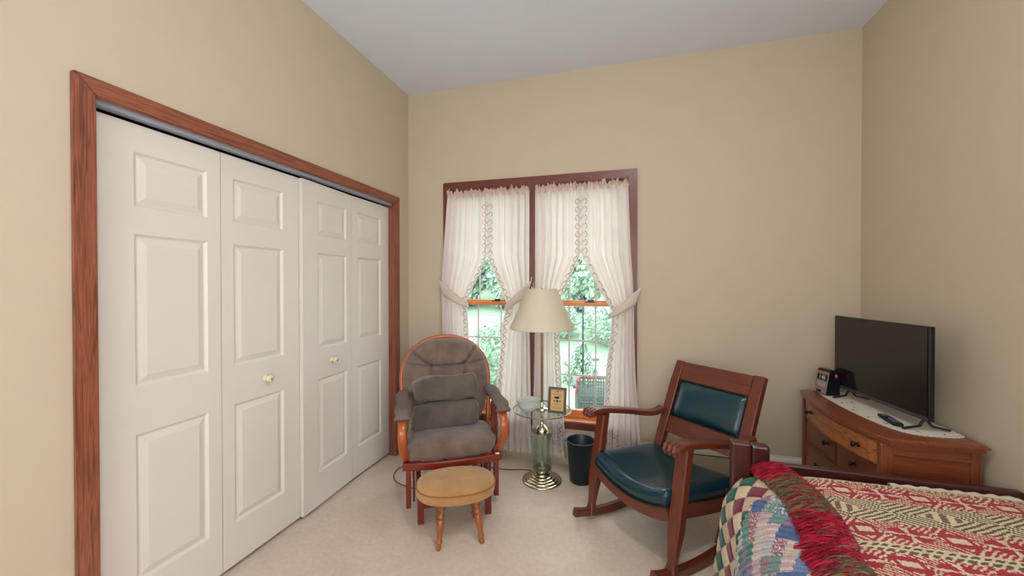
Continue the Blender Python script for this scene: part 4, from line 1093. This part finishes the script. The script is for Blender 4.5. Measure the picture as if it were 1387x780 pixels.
# ------------------------------------------------------------------ outdoors
bm = bmesh.new(); g = []
def gz(x, y): 
    z = -.35
    if y > 6.5: z += (y - 6.5) * .13
    return z + .12 * noise.noise(Vector((x * .3, y * .3, 0))) * min(1, (y - 3.2) / 3)
for j in range(41):
    y = 3.2 + 22 * (j / 40); g.append([bm.verts.new((x * 1.0, y, gz(x, y))) for x in range(-22, 17)])
for a, c in zip(g, g[1:]):
    for i in range(len(a) - 1): bm.faces.new((a[i], a[i + 1], c[i + 1], c[i]))
struct('ground', bm, M_lawn, None, True)
def foliage(n, shape, size, seed):
    r_ = random.Random(seed); verts, faces = [], []
    for k in range(n):
        while True:
            d = Vector((r_.gauss(0, 1), r_.gauss(0, 1), r_.gauss(0, 1))).normalized(); break
        rad = .72 + .28 * r_.random()
        if shape == 'cone':
            h = r_.random() ** 1.4; a = r_.random() * 6.283; rr = (1 - h) * (.75 + .3 * r_.random()); p = Vector((math.cos(a) * rr, math.sin(a) * rr, h * 2))
        else:
            p = d * rad * (1 + .25 * noise.noise(d * 2.5 + Vector((seed, 0, 0)))); p.z = max(-.85, p.z) + .85
        s_ = size * r_.uniform(.6, 1.3); a = Vector((r_.uniform(-1, 1), r_.uniform(-1, 1), r_.uniform(-1, 1))).normalized(); b_ = a.orthogonal().normalized()
        c_ = a.cross(b_); m_ = len(verts)
        verts += [p - b_ * s_, p + c_ * s_ * .5, p + b_ * s_, p - c_ * s_ * .5]; faces.append((m_, m_ + 1, m_ + 2, m_ + 3))
    me = bpy.data.meshes.new('foliage'); me.from_pydata(verts, [], faces); return me
def plant(name, label, cat, x, y, rx, rz, shape, mat, n, size, seed, group=None, trunk=0):
    t = thing(name, label, cat, (x, y, gz(x, y)), 0, group)
    me = foliage(n, shape, size, seed); me.materials.append(mat); o = bpy.data.objects.new('foliage', me); COL.objects.link(o); o.parent = t
    o.location = (0, 0, trunk); o.scale = (rx, rx, rz); stuff(o)
    link('trunk', tube([(0, 0, -.1), (.02 * rx, 0, trunk + rz * .5), (0, 0, trunk + rz * 1.2)], [.05 * max(rx, .4), .04 * max(rx, .4), .01], 8), M_bark, t)
plant('conifer', 'small pale green conical evergreen behind the wicker patio chair', 'tree', -.66, 6.9, .32, .42, 'cone', M_leaf2, 2600, .10, 3)
bushes = [(-.1, 9.4, .85, .6, 'round green bush beyond the conifer, right window'), (-1.9, 6.3, .55, .55, 'green leafy shrub low in the left window'), (-1.75, 9.9, .75, .5, 'rounded bush between the two window views'), (1.3, 11.2, 1.0, .7, 'wide bush seen beside the right curtain edge'), (-2.5, 7.6, .5, .45, 'loose shrub beside the glider back, seen outside')]
for k, (x, y, rx, rz, lb) in enumerate(bushes): plant('garden_bush', lb, 'bush', x, y, rx, rz, 'ball', (M_leaf2, M_leaf)[k % 2], 3000, .07, k + 10, 'bushes in the garden outside')
trees = [(-6.6, 18), (-3.2, 18), (.2, 18), (3.6, 18), (-10, 18), (-4.9, 22), (-8.3, 22), (-3.6, 13.6), (-1.2, 13.4), (-6.0, 13.6)]
names = ['broad leafy tree on the hill at the left end of the row', 'tall leafy tree up the hill behind the left window', 'tree high on the slope between both windows', 'tree up the slope through the right window', 'far left hillside tree mostly hidden by curtain', 'far right hillside tree mostly hidden by curtain', 'outermost left hillside tree', 'nearer hillside tree seen through the left upper sash', 'nearer hillside tree seen through the right upper sash', 'nearer hillside tree at the left curtain']
for k, (x, y) in enumerate(trees): plant('garden_tree', names[k], 'tree', x, y, 1.7 if k < 7 else 1.15, 3.0 if k < 7 else 1.5, 'ball', (M_leaf, M_leaf2)[k % 2], 5200, .085, 40 + k, 'trees on the hillside', 1.2 if k < 7 else .1)
rl = random.Random(3)
for k, (x, y, rr_, lb) in enumerate([(-.95, 7.75, .15, 'pale grey rock left of the conifer, right window'), (-.15, 7.9, .19, 'largest grey rock right of the conifer, outside the right window'), (.30, 7.7, .13, 'small rock farthest right on the bed behind the wicker chair'), (-.55, 8.15, .12, 'small rock directly behind the conifer tip'),
        (-3.0, 8.9, .20, 'broad flat rock on the lawn edge seen through the left window'), (-2.55, 9.1, .13, 'small rock right of the broad flat rock, left window'), (-3.5, 9.0, .12, 'small rock left of the broad flat rock, left window')]):
    bm = bmesh.new(); bmesh.ops.create_icosphere(bm, subdivisions=3, radius=rr_)
    for v in bm.verts: v.co = v.co * (1 + .35 * noise.noise(v.co * 6 + Vector((k, 0, 0)))); v.co.z *= .6
    o = link('garden_rock', bm, M_rock, None, False, (x, y, gz(x, y) + .04)); tag(o, lb, 'rock', 'rocks in the garden outside')
tag(link('garden_post', tube([(-.60, 6.5, gz(-.6, 6.5)), (-.60, 6.5, 1.08)], .014, 8), M_darkmetal), 'thin dark metal pole standing in the garden behind the conifer', 'pole')
# wicker patio chair
pc = thing('patio_chair', 'grey wicker patio chair with a red cushion outside the right window', 'patio chair', (-.27, 4.75, -.35), PI + .12)
pcx = .24
for s in (-1, 1):
    for y in (-.24, .24): link('leg', box(s * pcx - .02, s * pcx + .02, y - .02, y + .02, 0, .40, .003), M_wicker, pc)
    link('arm', box(s * (pcx + .02) - .03, s * (pcx + .02) + .03, -.26, .26, .56, .60, .01), M_wicker, pc)
link('seat', box(-pcx, pcx, -.25, .25, .34, .40, .01), M_wicker, pc)
link('seat_cushion', box(-pcx + .02, pcx - .02, -.24, .16, .401, .45, .02), M_wicker, pc)
bm = bmesh.new()
for k in range(34): z = .10 + k * .0165; b2 = box(-pcx, pcx, .245 + .006 * (k % 2), .255 + .006 * (k % 2), z, z + .010); join(bm, b2)
for k in range(17): x = -pcx + .002 + k * .0295; box(x, x + .008, .244, .264, .08, .68, bm=bm)
stuff(link('woven_back', bm, M_wicker, pc))
link('back_frame', tube([(-pcx, .25, .05), (-pcx, .255, .66), (-pcx + .04, .255, .69), (pcx - .04, .255, .69), (pcx, .255, .66), (pcx, .25, .05)], .014, 8), M_wicker, pc)
link('red_cover', sweep_rect([(pcx - .26, .255, .700), (pcx - .04, .262, .708), (pcx - .0, .285, .66), (pcx + .02, .29, .50)], .05, .012, side=(0, 1, 0)), M_red, pc)
